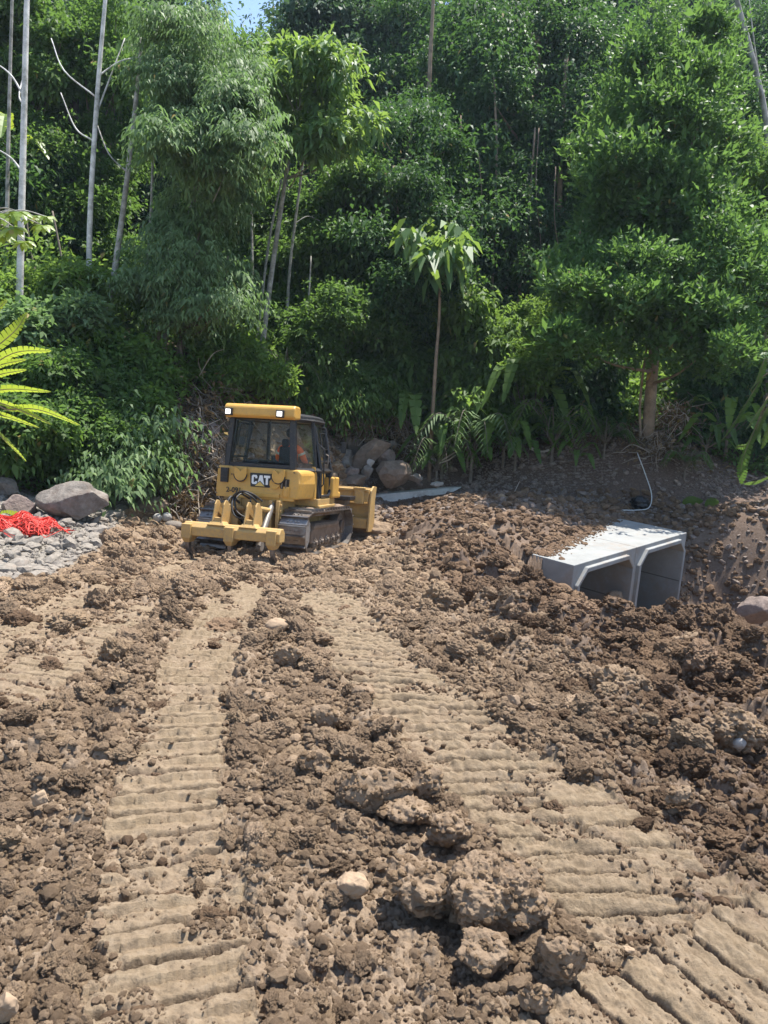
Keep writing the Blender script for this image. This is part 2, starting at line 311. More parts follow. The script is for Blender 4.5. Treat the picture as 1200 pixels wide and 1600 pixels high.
def gravel_mask(x, y):
    d = np.minimum(1, np.maximum(0, ((-4.05-.16*(y-9.5))-x)/.5))*np.clip((y-7.6)/.7, 0, 1)
    return np.clip(d+(fbm(x*2, y*2, 31, 3)-.5)*.8*(d > 0)*(d < 1), 0, 1)
def build_ground():
    r = np.r_[np.linspace(.05, 1.1, 14), np.exp(np.arange(math.log(1.15), math.log(9), .0026)), np.exp(np.arange(math.log(9), math.log(26), .0034)), np.exp(np.arange(math.log(26), math.log(320), .03))]
    c = np.radians(35); th = np.r_[np.linspace(-math.pi, -c, 90)[:-1], np.arange(-c, c, .00165), np.linspace(c, math.pi, 90)]
    R, T = np.meshgrid(r, th, indexing='ij'); x = (R*np.sin(T)).ravel(); y = (R*np.cos(T)).ravel(); rr = R.ravel()
    z = base(x, y)
    vd = vegd(x, y); far = np.clip((rr-24)/8, 0, 1)
    gm = gravel_mask(x, y)*(vd < 1)
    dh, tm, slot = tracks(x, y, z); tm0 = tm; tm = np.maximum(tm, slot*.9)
    # heaviness of the loose soil: tamped ground round the imprints, rough windrows to the right
    path = np.clip((x-(1.15-.10*y))/1.0, 0, 1)                         # 0 on the path, 1 on the loose slope right
    loose = (.62+.5*fbm(x*.7, y*.7, 5, 3))*(.75+.75*path)
    loose = loose*(1-.6*gm)
    loose = loose*(1-.72*np.clip((y-11.8)/1.5, 0, 1)*np.clip((x+1.2)/.8, 0, 1))
    wr = np.array([(1.7, 10.6), (2.35, 8.9), (3.0, 7.2), (3.3, 5.4), (3.35, 3.6), (3.6, 1.5)]); wd_ = np.full(x.shape, 9.0); wt_ = np.zeros_like(x)
    for q, (a_, b_) in enumerate(zip(wr, wr[1:])):
        d_ = b_-a_; Lq = np.hypot(*d_); d_ = d_/Lq; kk = np.clip((x-a_[0])*d_[0]+(y-a_[1])*d_[1], 0, Lq); e_ = np.hypot(x-a_[0]-kk*d_[0], y-a_[1]-kk*d_[1]); u_ = e_ < wd_; wd_[u_] = e_[u_]; wt_[u_] = q+kk[u_]/Lq
    z = z+np.exp(-(wd_/.55)**2)*(-.04+.34*np.clip((wt_-1)/2.2, 0, 1))*(.5+1.0*fbm(x*1.6, y*1.6, 47, 3))
    far2 = np.clip((y-17.5)/2, 0, 1); loose = loose*(1-.35*far2)
    loose = loose*np.clip(1-np.exp(-((np.abs(tm))/.3)**2)*0, 0, 1)
    loose = loose*(1-.75*np.exp(-(((x+2.0)/1.9)**2+((y-13.6)/2.4)**2)**2))
    loose = loose*(1-.5*np.exp(-(((x-3.0)/1.3)**2+((y-9.3)/1.5)**2)))*(1-.7*np.clip((x-4.0)/.6, 0, 1)*np.clip((y-7.5)/1, 0, 1)*np.clip((17.5-y), 0, 1))
    loose = loose*(1-.9*np.exp(-(((x-2.75)/.75)**2+((y-11.9)/.9)**2)))
    mound = lumps(x, y, .85, 11, .55, .3, .6, .46, 1.1)*(.3+1.1*path)*(1-gm)*(1-far2*.6)+lumps(x, y, .42, 12, .45, .28, .55, .58, 1.0)*(.5+.7*path)
    c1 = lumps(x, y, .19, 13, .45, .24, .52, .75, .75)
    c2 = lumps(x, y, .10, 14, .45, .25, .52, .75)
    c3_ = lumps(x, y, .052, 15, .62, .25, .55, .85)
    c4 = lumps(x, y, .026, 16, .75, .28, .6, .9)
    near = rr < 7
    c5 = np.zeros_like(x); c5[near] = lumps(x[near], y[near], .014, 17, .8, .3, .6, .9)
    fine = (fbm(x*3, y*3, 21, 5, .6)-.5)*.10+(fbm(x*14, y*14, 22, 4, .6)-.5)*.05
    rid = 1-np.abs(2*fbm(x*9, y*9, 24, 4, .62)-1)*3.2; rid2 = 1-np.abs(2*fbm(x*33, y*33, 25, 3, .6)-1)*3
    det = mound*.8+(fine*1.2+c1*1.1+c2*1.0+c3_*.75)+c4*.6+c5*.5-.022*np.clip(rid, 0, 1)-.010*np.clip(rid2, 0, 1)-.060
    crumble = np.clip((fbm(x*4.5, y*4.5, 23, 5, .6)-.5)*5, 0, 1)*.8         # crumbs lying on the packed strips
    amt = np.maximum(loose*(1-tm), tm*crumble*.3); det = np.where(tm > .5, det+.05, det)
    grav = gm*(lumps(x, y, .09, 41, .7, .25, .6, .6)+lumps(x, y, .05, 42, .8, .3, .6, .8)+lumps(x, y, .2, 43, .2, .2, .45, .5))
    z2 = z+det*amt*(1-far)*(1-gm*.8)+dh+grav+far*(fbm(x*.3, y*.3, 33, 4)-.5)*1.2
    # keep the ground clear of the culvert and its openings
    a = math.radians(45.1); cx, cy = 3.22, 12.17; lx = (x-cx)*math.cos(a)+(y-cy)*math.sin(a); ly = -(x-cx)*math.sin(a)+(y-cy)*math.cos(a)
    inb = (lx > -.02) & (lx < 4.42) & (ly > -.04) & (ly < 7); lxc = np.clip(lx, 0, 4.4)
    edge = .66+1.0*(lxc/4.4)+.3*(fbm(x*1.6, y*1.6, 61, 5, .6)-.5)*2
    cover = np.clip((ly-edge)/.8, 0, 1); ctop = CULV_TOP(lxc, ly)
    fb = np.clip((ly-2.6)/2.2, 0, 1); fb = fb*fb*(3-2*fb)
    thick = .24*cover*(.6+.8*fbm(x*5, y*5, 62, 3))-.03; cz = ctop+thick+det*.4*cover; zz_ = np.where(cover > 0, cz*(1-fb)+z2*fb, ctop-.25)
    z2 = np.where(inb, zz_, z2)
    sl_ = (lx <= -.02) & (lx > -3.2) & (ly > .3) & (ly < 7); zs = ctop+thick*(cover > 0)+lx*.55-(1-cover)*1.1+det*.5
    z2 = np.where(sl_, np.maximum(z2, zs*(1-fb)+(z2-.3)*fb), z2)
    sr_ = (lx >= 4.42) & (lx < 7) & (ly > .3) & (ly < 7); z2 = np.where(sr_, np.maximum(z2, (ctop-(lx-4.4)*.7-.1-(1-cover)*.7)*(1-fb)+(z2-.3)*fb), z2)
    z2 = np.where((lx > -.02) & (lx < 4.42) & (ly > -.04) & (ly < edge), np.minimum(z2, ctop-2.28), z2)
    front = (lx > .05) & (lx < 4.35) & (ly > -1.0) & (ly <= -.04); z2 = np.where(front, np.minimum(z2, ctop-1.6-.5*np.clip(-ly*-1+1, 0, 1)*0), z2)
    nr, nc = R.shape; i = np.arange(nr-1)[:, None]*nc+np.arange(nc-1)[None, :]
    F = np.stack([i, i+1, i+nc+1, i+nc], -1).reshape(-1, 4)[:, ::-1]
    V = np.stack([x, y, z2], 1)
    # clods lean a little sideways so that the sheet is not a pure height field
    amp = .018*np.clip(rr/2, .3, 1.6)*amt*(1-far)
    V[:, 0] += (vnoise(x*24, y*24, 91)-.5)*amp; V[:, 1] += (vnoise(x*24+7, y*24+3, 92)-.5)*amp
    slot_shade_dark_soil = np.clip(slot*1.3+path*.8+far2*.6+(fbm(x*.8, y*.8, 44, 3)-.5)*.5, 0, 1)  # painted groove shade in the slots, plus darker soil right and far
    o = mesh_np('ground', V, F, SOIL, True, {'packed': ('POINT', tm0*.86*np.clip(.35+1.1*fbm(x*5, y*5, 45, 5, .6)+.3*(fbm(x*1.2, y*1.2, 46, 2)-.5), 0, 1)), 'gravel': ('POINT', gm), 'dark': ('POINT', slot_shade_dark_soil), 'litter_soil': ('POINT', np.clip(vd/2+.2, 0, 1)*(rr < 500))})
    o['kind'] = 'structure'; return o

def soil_material(name='soil', use_attr=True, k=(1, 1, 1), tinted=True):
    m, n, l, b, o = new_mat(name)
    t1 = noise_node(n, l, 1.6, 8, .65); t2 = noise_node(n, l, 22, 8, .7); t3 = noise_node(n, l, 130, 6, .7)
    base_c = ramp(n, l, t2.outputs['Fac'], [(.25, (.135, .095, .062)), (.5, (.235, .172, .117)), (.75, (.35, .268, .19))]).outputs[0]
    base_c = mixc(n, l, .35, base_c, ramp(n, l, t1.outputs['Fac'], [(.3, (.17, .12, .08)), (.7, (.33, .252, .178))]).outputs[0])
    if not use_attr:
        oi = n.new('ShaderNodeObjectInfo'); tint = ramp(n, l, oi.outputs['Random'], [(0, (.68, .63, .58)), (.6, (1.05, 1.0, .95)), (.93, (1.2, 1.15, 1.05)), (1, (1.6, 1.55, 1.5))]).outputs[0]
        base_c = mixc(n, l, 1.0, base_c, tint, 'MULTIPLY') if tinted else base_c
        if k != (1, 1, 1): base_c = mixc(n, l, 1.0, base_c, k, 'MULTIPLY')
    if use_attr:
        def A(k):
            a = n.new('ShaderNodeAttribute'); a.attribute_name = k; return a.outputs['Fac']
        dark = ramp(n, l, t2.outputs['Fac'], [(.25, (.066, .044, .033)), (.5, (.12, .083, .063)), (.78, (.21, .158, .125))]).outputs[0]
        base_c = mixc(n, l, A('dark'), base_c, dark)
        dry = ramp(n, l, t2.outputs['Fac'], [(.2, (.125, .09, .056)), (.5, (.215, .162, .104)), (.8, (.305, .24, .163))]).outputs[0]
        base_c = mixc(n, l, A('packed'), base_c, dry)
        vor = n.new('ShaderNodeTexVoronoi'); vor.inputs['Scale'].default_value = 22; tc = n.new('ShaderNodeTexCoord'); l.new(tc.outputs['Object'], vor.inputs['Vector'])
        sep = n.new('ShaderNodeSeparateColor'); l.new(vor.outputs['Color'], sep.inputs[0])
        gr = ramp(n, l, sep.outputs[0], [(0, (.11, .095, .08)), (.5, (.19, .17, .14)), (1, (.28, .255, .22))]).outputs[0]
        base_c = mixc(n, l, A('gravel'), base_c, gr)
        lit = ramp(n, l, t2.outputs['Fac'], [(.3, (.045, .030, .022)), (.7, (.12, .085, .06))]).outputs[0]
        sh = ramp(n, l, A('litter_soil'), [(.1, (0, 0, 0)), (.5, (.85, .85, .85))]).outputs[0]  # darker leaf litter soil where plants cover the ground
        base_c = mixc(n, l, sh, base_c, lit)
    l.new(base_c, b.inputs['Base Color']); b.inputs['Roughness'].default_value = .95; b.inputs['Specular IOR Level'].default_value = .15
    nn = bump(n, l, b, t3.outputs['Fac'], .006, .8); u2 = n.new('ShaderNodeBump'); u2.inputs['Distance'].default_value = .012; u2.inputs['Strength'].default_value = .6
    t4 = noise_node(n, l, 45, 6, .75); l.new(t4.outputs['Fac'], u2.inputs['Height']); l.new(nn, u2.inputs['Normal']); l.new(u2.outputs[0], b.inputs['Normal'])
    return m
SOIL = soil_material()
SOIL2 = soil_material('soil_clod', False)
SOIL3 = soil_material('dark_soil_clod', False, (.66, .61, .59))

# culvert pose (measured): x along the mouth, y back along the barrels
CUL_M = Matrix.Translation((3.22, 12.17, EYE-2.312)) @ Matrix.Rotation(math.radians(45.1), 4, 'Z') @ Matrix.Rotation(math.radians(3.4), 4, 'X') @ Matrix.Rotation(math.radians(-3.0), 4, 'Y')
def CULV_TOP(lx, ly): return (EYE-2.312)+lx*math.sin(math.radians(3.0))+ly*math.sin(math.radians(3.4))
ground = build_ground()

# soil crumbs and clods too many to count
def icos(sub):
    bm = bmesh.new(); bmesh.ops.create_icosphere(bm, subdivisions=sub, radius=1); bm.verts.ensure_lookup_table()
    V = np.array([v.co[:] for v in bm.verts]); F = np.array([[v.index for v in f.verts] for f in bm.faces]); bm.free(); return V, F
def scatter_lumps(name, P, S, sub, mat, seed, squash=.75):
    rs = np.random.RandomState(seed); V0, F0 = icos(sub); N = len(P); nv = len(V0)
    kinds = []
    for k in range(24):
        n1 = vnoise3(V0*1.3+k*7.7, 100+k); n2 = vnoise3(V0*3.1+k*3.1, 200+k); kinds.append(V0*(.55+.6*n1+.45*n2)[:, None])
    K = np.array(kinds)[rs.randint(0, 24, N)]
    a = rs.rand(N)*6.283; ca, sa = np.cos(a)[:, None], np.sin(a)[:, None]; sc = np.stack([.8+.5*rs.rand(N), .8+.4*rs.rand(N), squash*(.75+.5*rs.rand(N))], 1)
    X = K*sc[:, None, :]*S[:, None, None]; x = X[..., 0]*ca-X[..., 1]*sa; y = X[..., 0]*sa+X[..., 1]*ca
    V = np.stack([x, y, X[..., 2]], -1)+P[:, None, :]
    F = (F0[None]+(np.arange(N)*nv)[:, None, None]).reshape(-1, 3)
    return mesh_np(name, V.reshape(-1, 3), F, mat, True)
_gv = np.empty(len(ground.data.vertices)*3, np.float32); ground.data.vertices.foreach_get('co', _gv); _gv = _gv.reshape(-1, 3)
_pk = np.empty(len(_gv), np.float32); ground.data.attributes['packed'].data.foreach_get('value', _pk)
_gr = np.empty(len(_gv), np.float32); ground.data.attributes['gravel'].data.foreach_get('value', _gr)
def gz(x, y):
    k = np.argmin((_gv[:, 0]-x)**2+(_gv[:, 1]-y)**2); return float(_gv[k, 2])
_rad = np.hypot(_gv[:, 0], _gv[:, 1]); _ang = np.abs(np.arctan2(_gv[:, 0], _gv[:, 1]))
_a45 = math.radians(45.1); _lx = (_gv[:, 0]-3.22)*math.cos(_a45)+(_gv[:, 1]-12.17)*math.sin(_a45); _ly = -(_gv[:, 0]-3.22)*math.sin(_a45)+(_gv[:, 1]-12.17)*math.cos(_a45)
_culv = (_lx > -.12) & (_lx < 4.5) & (_ly > -1) & (_ly < 3.5) & (_gv[:, 2] < CULV_TOP(_lx, _ly)+.0)
def pick(mask, n, seed, wgt=None):
    idx = np.nonzero(mask)[0]; rs = np.random.RandomState(seed); p = None
    if wgt is not None: p = wgt[idx]; p = p/p.sum()
    return idx[rs.choice(len(idx), n, p=p, replace=False)]
_m = (_ang < .63) & (_rad > 1.2) & (_rad < 20) & (_pk < .25) & (_gr < .2) & ~_culv & (vegd(_gv[:, 0], _gv[:, 1]) < 0)
_cl = fbm(_gv[:, 0]*1.3, _gv[:, 1]*1.3, 301, 3); _wt = np.clip((_cl-.35)*4, .05, 1)**2*(1+.8*(_gv[:, 0] > 1))
_m = (_ang < .63) & (_rad > 1.2) & (_rad < 20) & (_gr < .2) & ~_culv & (vegd(_gv[:, 0], _gv[:, 1]) < 0)
_cl = fbm(_gv[:, 0]*1.3, _gv[:, 1]*1.3, 301, 3); _c2 = fbm(_gv[:, 0]*6, _gv[:, 1]*6, 302, 4, .6); _pkc = np.clip(1-_pk*1.3, 0, 1)
_wt = (np.clip((_cl-.30)*3, .10, 1)*np.clip((_c2-.36)*5, .14, 1)+.07)*(1-.45*((_gv[:, 1] > 13)&(_gv[:, 0] > -.8)))*(_pkc**2+.003*np.clip((_c2-.5)*6, 0, 1))*(1+.6*(_gv[:, 0] > 1))

def lump_instances(name, P, S, sub, mat, seed, nvar=10, squash=.75, rough=.55):
    """countless clods: points carrying size and turn, each grown into a knobbly lump by geometry nodes"""
    rs = np.random.RandomState(seed); N = len(P)
    me = bpy.data.meshes.new(name); me.vertices.add(N); me.vertices.foreach_set('co', np.asarray(P, np.float32).ravel())
    a = me.attributes.new('lump_scale', 'FLOAT_VECTOR', 'POINT')
    sc = S[:, None]*np.stack([.75+.6*rs.rand(N), .75+.5*rs.rand(N), squash*(.75+.6*rs.rand(N))], 1); a.data.foreach_set('vector', sc.astype(np.float32).ravel())
    a = me.attributes.new('lump_turn', 'FLOAT_VECTOR', 'POINT')
    rt = np.stack([rs.randn(N)*.35, rs.randn(N)*.35, rs.rand(N)*6.283], 1); a.data.foreach_set('vector', rt.astype(np.float32).ravel())
    o = bpy.data.objects.new(name, me); COL.objects.link(o)
    ng = bpy.data.node_groups.new(name+'_nodes', 'GeometryNodeTree'); ng.interface.new_socket('Geometry', in_out='INPUT', socket_type='NodeSocketGeometry'); ng.interface.new_socket('Geometry', in_out='OUTPUT', socket_type='NodeSocketGeometry')
    n = ng.nodes; l = ng.links; gi = n.new('NodeGroupInput'); go = n.new('NodeGroupOutput'); jn = n.new('GeometryNodeJoinGeometry')
    for k in range(nvar):
        ic = n.new('GeometryNodeMeshIcoSphere'); ic.inputs['Subdivisions'].default_value = sub
        pos = n.new('GeometryNodeInputPosition')
        pr = None
        for sc_, am, off in ((.9, 1.3, 0), (2.6, .9, 5), (6.5, .5, 9), (15, .26, 13)):
            if (sc_ > 5 and sub < 3) or (sc_ > 10 and sub < 5): continue
            tn = n.new('ShaderNodeTexNoise'); tn.noise_dimensions = '4D'; tn.inputs['W'].default_value = k*11.3+off; tn.inputs['Scale'].default_value = sc_; tn.inputs['Detail'].default_value = 2
            l.new(pos.outputs[0], tn.inputs['Vector'])
            mm = n.new('ShaderNodeMath'); mm.operation = 'MULTIPLY_ADD'; mm.inputs[1].default_value = am*rough*2; mm.inputs[2].default_value = -am*rough*.9
            l.new(tn.outputs['Fac'], mm.inputs[0])
            if pr is not None:
                ad = n.new('ShaderNodeMath'); ad.operation = 'ADD'; l.new(pr, ad.inputs[0]); l.new(mm.outputs[0], ad.inputs[1]); pr = ad.outputs[0]
            else: pr = mm.outputs[0]
        vs = n.new('ShaderNodeVectorMath'); vs.operation = 'SCALE'; l.new(pos.outputs[0], vs.inputs[0]); l.new(pr, vs.inputs['Scale'])
        sp = n.new('GeometryNodeSetPosition'); l.new(ic.outputs[0], sp.inputs[0]); l.new(vs.outputs[0], sp.inputs['Offset'])
        g2 = n.new('GeometryNodeGeometryToInstance'); l.new(sp.outputs[0], g2.inputs[0]); l.new(g2.outputs[0], jn.inputs[0])
    ip = n.new('GeometryNodeInstanceOnPoints'); l.new(gi.outputs[0], ip.inputs['Points']); l.new(jn.outputs[0], ip.inputs['Instance']); ip.inputs['Pick Instance'].default_value = True
    def na(k):
        q = n.new('GeometryNodeInputNamedAttribute'); q.data_type = 'FLOAT_VECTOR'; q.inputs['Name'].default_value = k; return q.outputs[0]
    l.new(na('lump_turn'), ip.inputs['Rotation']); l.new(na('lump_scale'), ip.inputs['Scale'])
    sm = n.new('GeometryNodeSetMaterial'); sm.inputs['Material'].default_value = mat; l.new(ip.outputs[0], sm.inputs[0]); l.new(sm.outputs[0], go.inputs[0])
    md = o.modifiers.new('lumps', 'NODES'); md.node_group = ng
    return o
i1 = pick(_m & (_rad < 9), 105000, 1, _wt); rs = np.random.RandomState(5)
s1 = np.clip(.0034*_rad[i1]**.75*np.exp(rs.randn(len(i1))*.5), .003, .022)*(1-.45*np.clip(_pk[i1]*1.5, 0, 1))
_dk = np.empty(len(_gv), np.float32); ground.data.attributes['dark'].data.foreach_get('value', _dk)
def both(name, ii, ss, sub, seed, lab, nv=10):
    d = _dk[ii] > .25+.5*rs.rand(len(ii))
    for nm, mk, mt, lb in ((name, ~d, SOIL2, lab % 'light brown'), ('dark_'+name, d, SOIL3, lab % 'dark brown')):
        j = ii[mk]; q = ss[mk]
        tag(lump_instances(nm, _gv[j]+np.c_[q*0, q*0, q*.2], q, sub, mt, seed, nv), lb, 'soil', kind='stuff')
both('soil_crumbs', i1, s1, 2, 3, 'loose crumbs of %s soil strewn over the near dirt')
i1 = pick(_m & (_rad >= 9), 24000, 11, _wt)
s1 = np.clip(.0032*_rad[i1]**.85*np.exp(rs.randn(len(i1))*.5), .003, .08)
both('far_soil_crumbs', i1, s1, 2, 13, 'loose %s crumbs on the dirt beyond the imprints')
i2 = pick(_m, 5200, 2, _wt*_rad*_pkc**2); s2 = np.clip(.0105*_rad[i2]**.7*np.exp(rs.randn(len(i2))*.55), .010, .15)
s2 = np.minimum(s2, .017*_rad[i2])*np.where((_gv[i2, 1] > 12) & (_gv[i2, 0] > -1), .55, 1)
both('soil_clods', i2, s2, 5, 4, 'scattered fist sized clods of %s soil', 12)
GRAVEL = simple('gravel_stone', (.215, .19, .16), .85, var=.45, scale=3, dirt=(.25, .20, .16), dirt_amt=.4)
i3 = pick((_gr > .4) & (_rad > 7) & (_ang < .66) & (_rad < 17) & (vegd(_gv[:, 0], _gv[:, 1]) < 0), 5000, 3); s3 = np.clip(.020*np.exp(rs.randn(len(i3))*.75), .007, .13)
tag(lump_instances('gravel', _gv[i3]+np.c_[s3*0, s3*0, s3*.2], s3, 2, GRAVEL, 6, 8, .6), 'grey crushed gravel spread beside the dirt track', 'gravel', kind='stuff')
_mb = (_gv[:, 1] > 15) & (_gv[:, 1] < 24) & (_ang < .6) & (vegd(_gv[:, 0], _gv[:, 1]) < .3) & ~_culv & ((_gv[:, 0] > -1.5) | (_gv[:, 1] > 16.5))
i4 = pick(_mb, 7500, 4, np.clip((fbm(_gv[:, 0]*.9, _gv[:, 1]*.9, 401, 3)-.38)*5, .03, 1)*(_gv[:, 1] > 18.5)+.12); s4 = np.clip(.022*np.exp(rs.randn(len(i4))*.6), .010, .11)
RUB = simple('rubble_stone', (.20, .155, .125), .9, var=.55, scale=1.3)
tag(lump_instances('rubble', _gv[i4]+np.c_[s4*0, s4*0, s4*.2], s4, 2, RUB, 7, 8, .6), 'stony rubble strewn over the dug earth behind the track', 'rubble', kind='stuff')

# ------------------------------------------------------------------ concrete box culvert and slab
def concrete():
    m, n, l, b, o = new_mat('concrete')
    t = noise_node(n, l, 1.3, 9, .7); t2 = noise_node(n, l, 9, 8, .7); t3 = noise_node(n, l, 60, 6, .7)
    c = ramp(n, l, t.outputs['Fac'], [(.3, (.20, .20, .19)), (.55, (.27, .275, .265)), (.8, (.33, .335, .325))]).outputs[0]
    f = ramp(n, l, t2.outputs['Fac'], [(.5, (0, 0, 0)), (.68, (.55, .55, .55))]).outputs[0]
    c = mixc(n, l, f, c, (.27, .255, .23))
    t5 = noise_node(n, l, .8, 9, .8); f5 = ramp(n, l, t5.outputs['Fac'], [(.50, (0, 0, 0)), (.60, (.6, .6, .6))]).outputs[0]; c = mixc(n, l, f5, c, (.25, .20, .155)); l.new(c, b.inputs['Base Color']); b.inputs['Roughness'].default_value = .85
    bump(n, l, b, t3.outputs['Fac'], .006, .5); return m
CONC = concrete()
CONC_W = simple('pale_concrete', (.62, .61, .57), .85, var=.12, scale=3, dirt=(.30, .24, .18), dirt_amt=.35, bumpd=.004)
def build_culvert():
    root = empty('box_culvert'); root.matrix_world = CUL_M
    tag(root, 'twin cell precast concrete box culvert half buried in brown soil', 'culvert')
    W = 4.4; D = 2.9; H = 2.25; t = .17
    for k in (0, 1):
        x0 = k*(W/2)+.004*k; x1 = (k+1)*W/2-.004*(1-k); ch = .2
        # frame-shaped section with haunched corners, swept back
        out = [(x0, -H), (x1, -H), (x1, 0), (x0, 0)]
        a0, a1, b0, b1 = x0+t, x1-t, -H+t, -t
        inn = [(a0+ch, b0), (a1-ch, b0), (a1, b0+ch), (a1, b1-ch), (a1-ch, b1), (a0+ch, b1), (a0, b1-ch), (a0, b0+ch)]
        bm = bmesh.new(); rings = {}
        def ring(pts, y): return [bm.verts.new((p[0], y, p[1])) for p in pts]
        def inset(e): return [(a0+ch-.0, b0-e), (a1-ch, b0-e), (a1+e, b0+ch), (a1+e, b1-ch), (a1-ch, b1+e), (a0+ch, b1+e), (a0-e, b1-ch), (a0-e, b0+ch)]
        o0 = ring(out, 0); o1 = ring(out, D)
        # spigot lip standing proud round the opening
        m0 = ring(inset(.085), 0.0); m1 = ring(inset(.085), -.07); i0 = ring(inn, -.07); i1_ = ring(inn, D)
        def band(a, b):
            n = len(a)
            for i in range(n): bm.faces.new((a[i], a[(i+1) % n], b[(i+1) % n], b[i]))
        band(o0, o1); band(m0, m1); band(m1, i0); band(i0, i1_)
        def face_between(o, i):      # 4 outer corners, 8 inner
            for q, (u, v) in enumerate(((0, 1), (2, 3), (4, 5), (6, 7))):
                pass
            bm.faces.new((o[0], o[1], i[1], i[0])); bm.faces.new((o[1], i[2], i[1])); bm.faces.new((o[1], o[2], i[3], i[2])); bm.faces.new((o[2], i[4], i[3]))
            bm.faces.new((o[2], o[3], i[5], i[4])); bm.faces.new((o[3], i[6], i[5])); bm.faces.new((o[3], o[0], i[7], i[6])); bm.faces.new((o[0], i[0], i[7]))
        face_between(o0, m0); face_between(o1, i1_)
        c = bobj('barrel', bm, CONC, root, bevel=.012)
        # joint seam lines cast into the inner wall
        bm = bmesh.new(); add_box(bm, a0-.001, a0+.004, 1.2, 1.225, b0+ch, b1-ch); add_box(bm, a1-.006, a1+.001, 1.2, 1.225, b0+ch, b1-ch)
        add_box(bm, a1-.006, a1+.001, -.05, D-.1, -1.02, -1.0); add_box(bm, a0+ch, a1-ch, 1.2, 1.225, b1-.006, b1+.001)
        bobj('joint_seam', bm, simple('joint_mortar', (.12, .12, .11), .9), c)
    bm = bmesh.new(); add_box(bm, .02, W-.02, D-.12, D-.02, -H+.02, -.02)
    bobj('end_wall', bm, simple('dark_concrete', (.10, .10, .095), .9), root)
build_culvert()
_rs = np.random.RandomState(8); _n2 = 5200; _x = _rs.rand(_n2)*4.3+.05; _e = .75+1.0*_x/4.4; _y = _e+.12-np.abs(_rs.randn(_n2))*.17; _k = _y > .02; _x, _y = _x[_k], _y[_k]
_s = np.clip(.012*np.exp(_rs.randn(len(_x))*.6), .004, .05); _p = np.array([(CUL_M @ Vector((a_, b_, .004)))[:] for a_, b_ in zip(_x, _y)])
tag(lump_instances('spilled_crumbs', _p, _s, 2, SOIL3, 21, 8, .5), 'crumbs of soil spilled over the bare concrete top of the culvert', 'soil', kind='stuff')
# long slab beyond the crest
def build_slab():
    a, b = hit(586, 783), hit(778, 763); d = Vector((b.x-a.x, b.y-a.y, 0)); L = 5.4
    A = at(584, 773, 19.9); B = at(782, 755, 21.3); d = (B-A); n = Vector((-d.y, d.x, 0)).normalized()*1.05
    bm = bmesh.new(); N = 14; secs = []
    for i in range(N+1):
        p = A+d*(i/N); e = (random.random()-.5)*.04
        secs.append([p-n*.1+Vector((0, 0, -.45)), p-n*.1+Vector((0, 0, .01)), p+n*(1-.35*(i/N))+Vector((0, 0, .02)), p+n+Vector((0, 0, -.45))])
    add_loft(bm, secs)
    o = bobj('concrete_slab', bm, CONC_W, bevel=.02); tag(o, 'long pale concrete slab edge showing above the far side of the dirt track', 'slab')
random.seed(3); build_slab()

# ------------------------------------------------------------------ rocks and big clods
ROCK_GREY = simple('rock_grey', (.20, .175, .15), .9, var=.45, scale=5, dirt=(.12, .09, .07), dirt_amt=.5, bumpd=.02)
ROCK_PINK = simple('rock_pink', (.24, .185, .155), .9, var=.4, scale=5, dirt=(.13, .095, .075), dirt_amt=.45, bumpd=.02)
ROCK_PALE = simple('rock_pale', (.38, .36, .33), .85, var=.2, scale=2.5, dirt=(.30, .25, .2), dirt_amt=.35, bumpd=.01)
ROCK_TAN = simple('rock_tan', (.34, .24, .155), .88, var=.25, scale=6, dirt=(.24, .17, .11), dirt_amt=.4, bumpd=.004)
ROCK_MUD = simple('rock_muddy', (.185, .14, .105), .92, var=.45, scale=7, dirt=(.15, .105, .075), dirt_amt=.6, bumpd=.01)
EARTH = soil_material('earth_clod', False, (1.0, .97, .94), False)
for nn_ in []:
    if nn_.bl_idname == 'ShaderNodeObjectInfo':
        pass
def rock(pos, rx, ry, rz, mat, label, seed, name='rock', cat='rock', yaw=0, tilt=0, sub=5, rough=.35, crumbly=0, group=None, facet=.0):
    V, F = icos(sub); U = V.copy()
    n = (fbm3(U*1.1+seed*3.3, seed, 2)-.5)*rough*2.0
    # flat facets cut by random planes
    rs = np.random.RandomState(seed+1000)
    P = U*(1+n)[:, None]
    for k in range(int(9*facet)+1 if facet else 0):
        nn = rs.randn(3); nn /= np.linalg.norm(nn); dd = .62+.25*rs.rand(); t = P@nn-dd; P -= np.where(t > 0, t, 0)[:, None]*nn*.92
    sc = np.array([rx, ry, rz]); Q = P*sc
    if crumbly:
        f1 = fbm3(Q/ .06*.5+seed, seed+3, 4, .6)-.5; f2 = np.abs(fbm3(Q/.035*.5+seed, seed+5, 3, .6)-.5)*2
        f3 = fbm3(Q/.014*.5, seed+8, 3, .7)-.5
        Q += U*((f1*.09+f3*.03-f2*.04)*crumbly)[:, None]
    else:
        f1 = fbm3(P*3.3+seed, seed+3, 5, .58)-.5; Q += U*(f1*.16*min(rx, ry, rz))[:, None]
    o = mesh_np(name, Q, F, mat, True); o.location = pos; o.rotation_euler = (tilt, rs.randn()*.15 if not tilt else 0, yaw)
    tag(o, label, cat, group); return o
def prock(px, py, wpx, hpx, mat, label, seed, Y=None, deep=.8, sink=.2, **k):
    """a rock whose picture is about wpx by hpx pixels, standing on the ground"""
    deep = deep*.85 if Y is None else deep; sink = max(sink, .42) if Y is None else sink
    p = hit(px, py+hpx*.42) if Y is None else at(px, py+hpx*.42, Y)
    s = p.y/FPX*1.02/ math.cos(PITCH); rx = wpx*s/2; rz = hpx*s/2*(.95 if p.y > 7 else .8); ry = rx*deep
    return rock((p.x, p.y+ry*.5, p.z+rz*(1-sink)), rx, ry, rz, mat, label, seed, **k)
FGM = ROCK_MUD
GE = 'earth clods in the foreground'
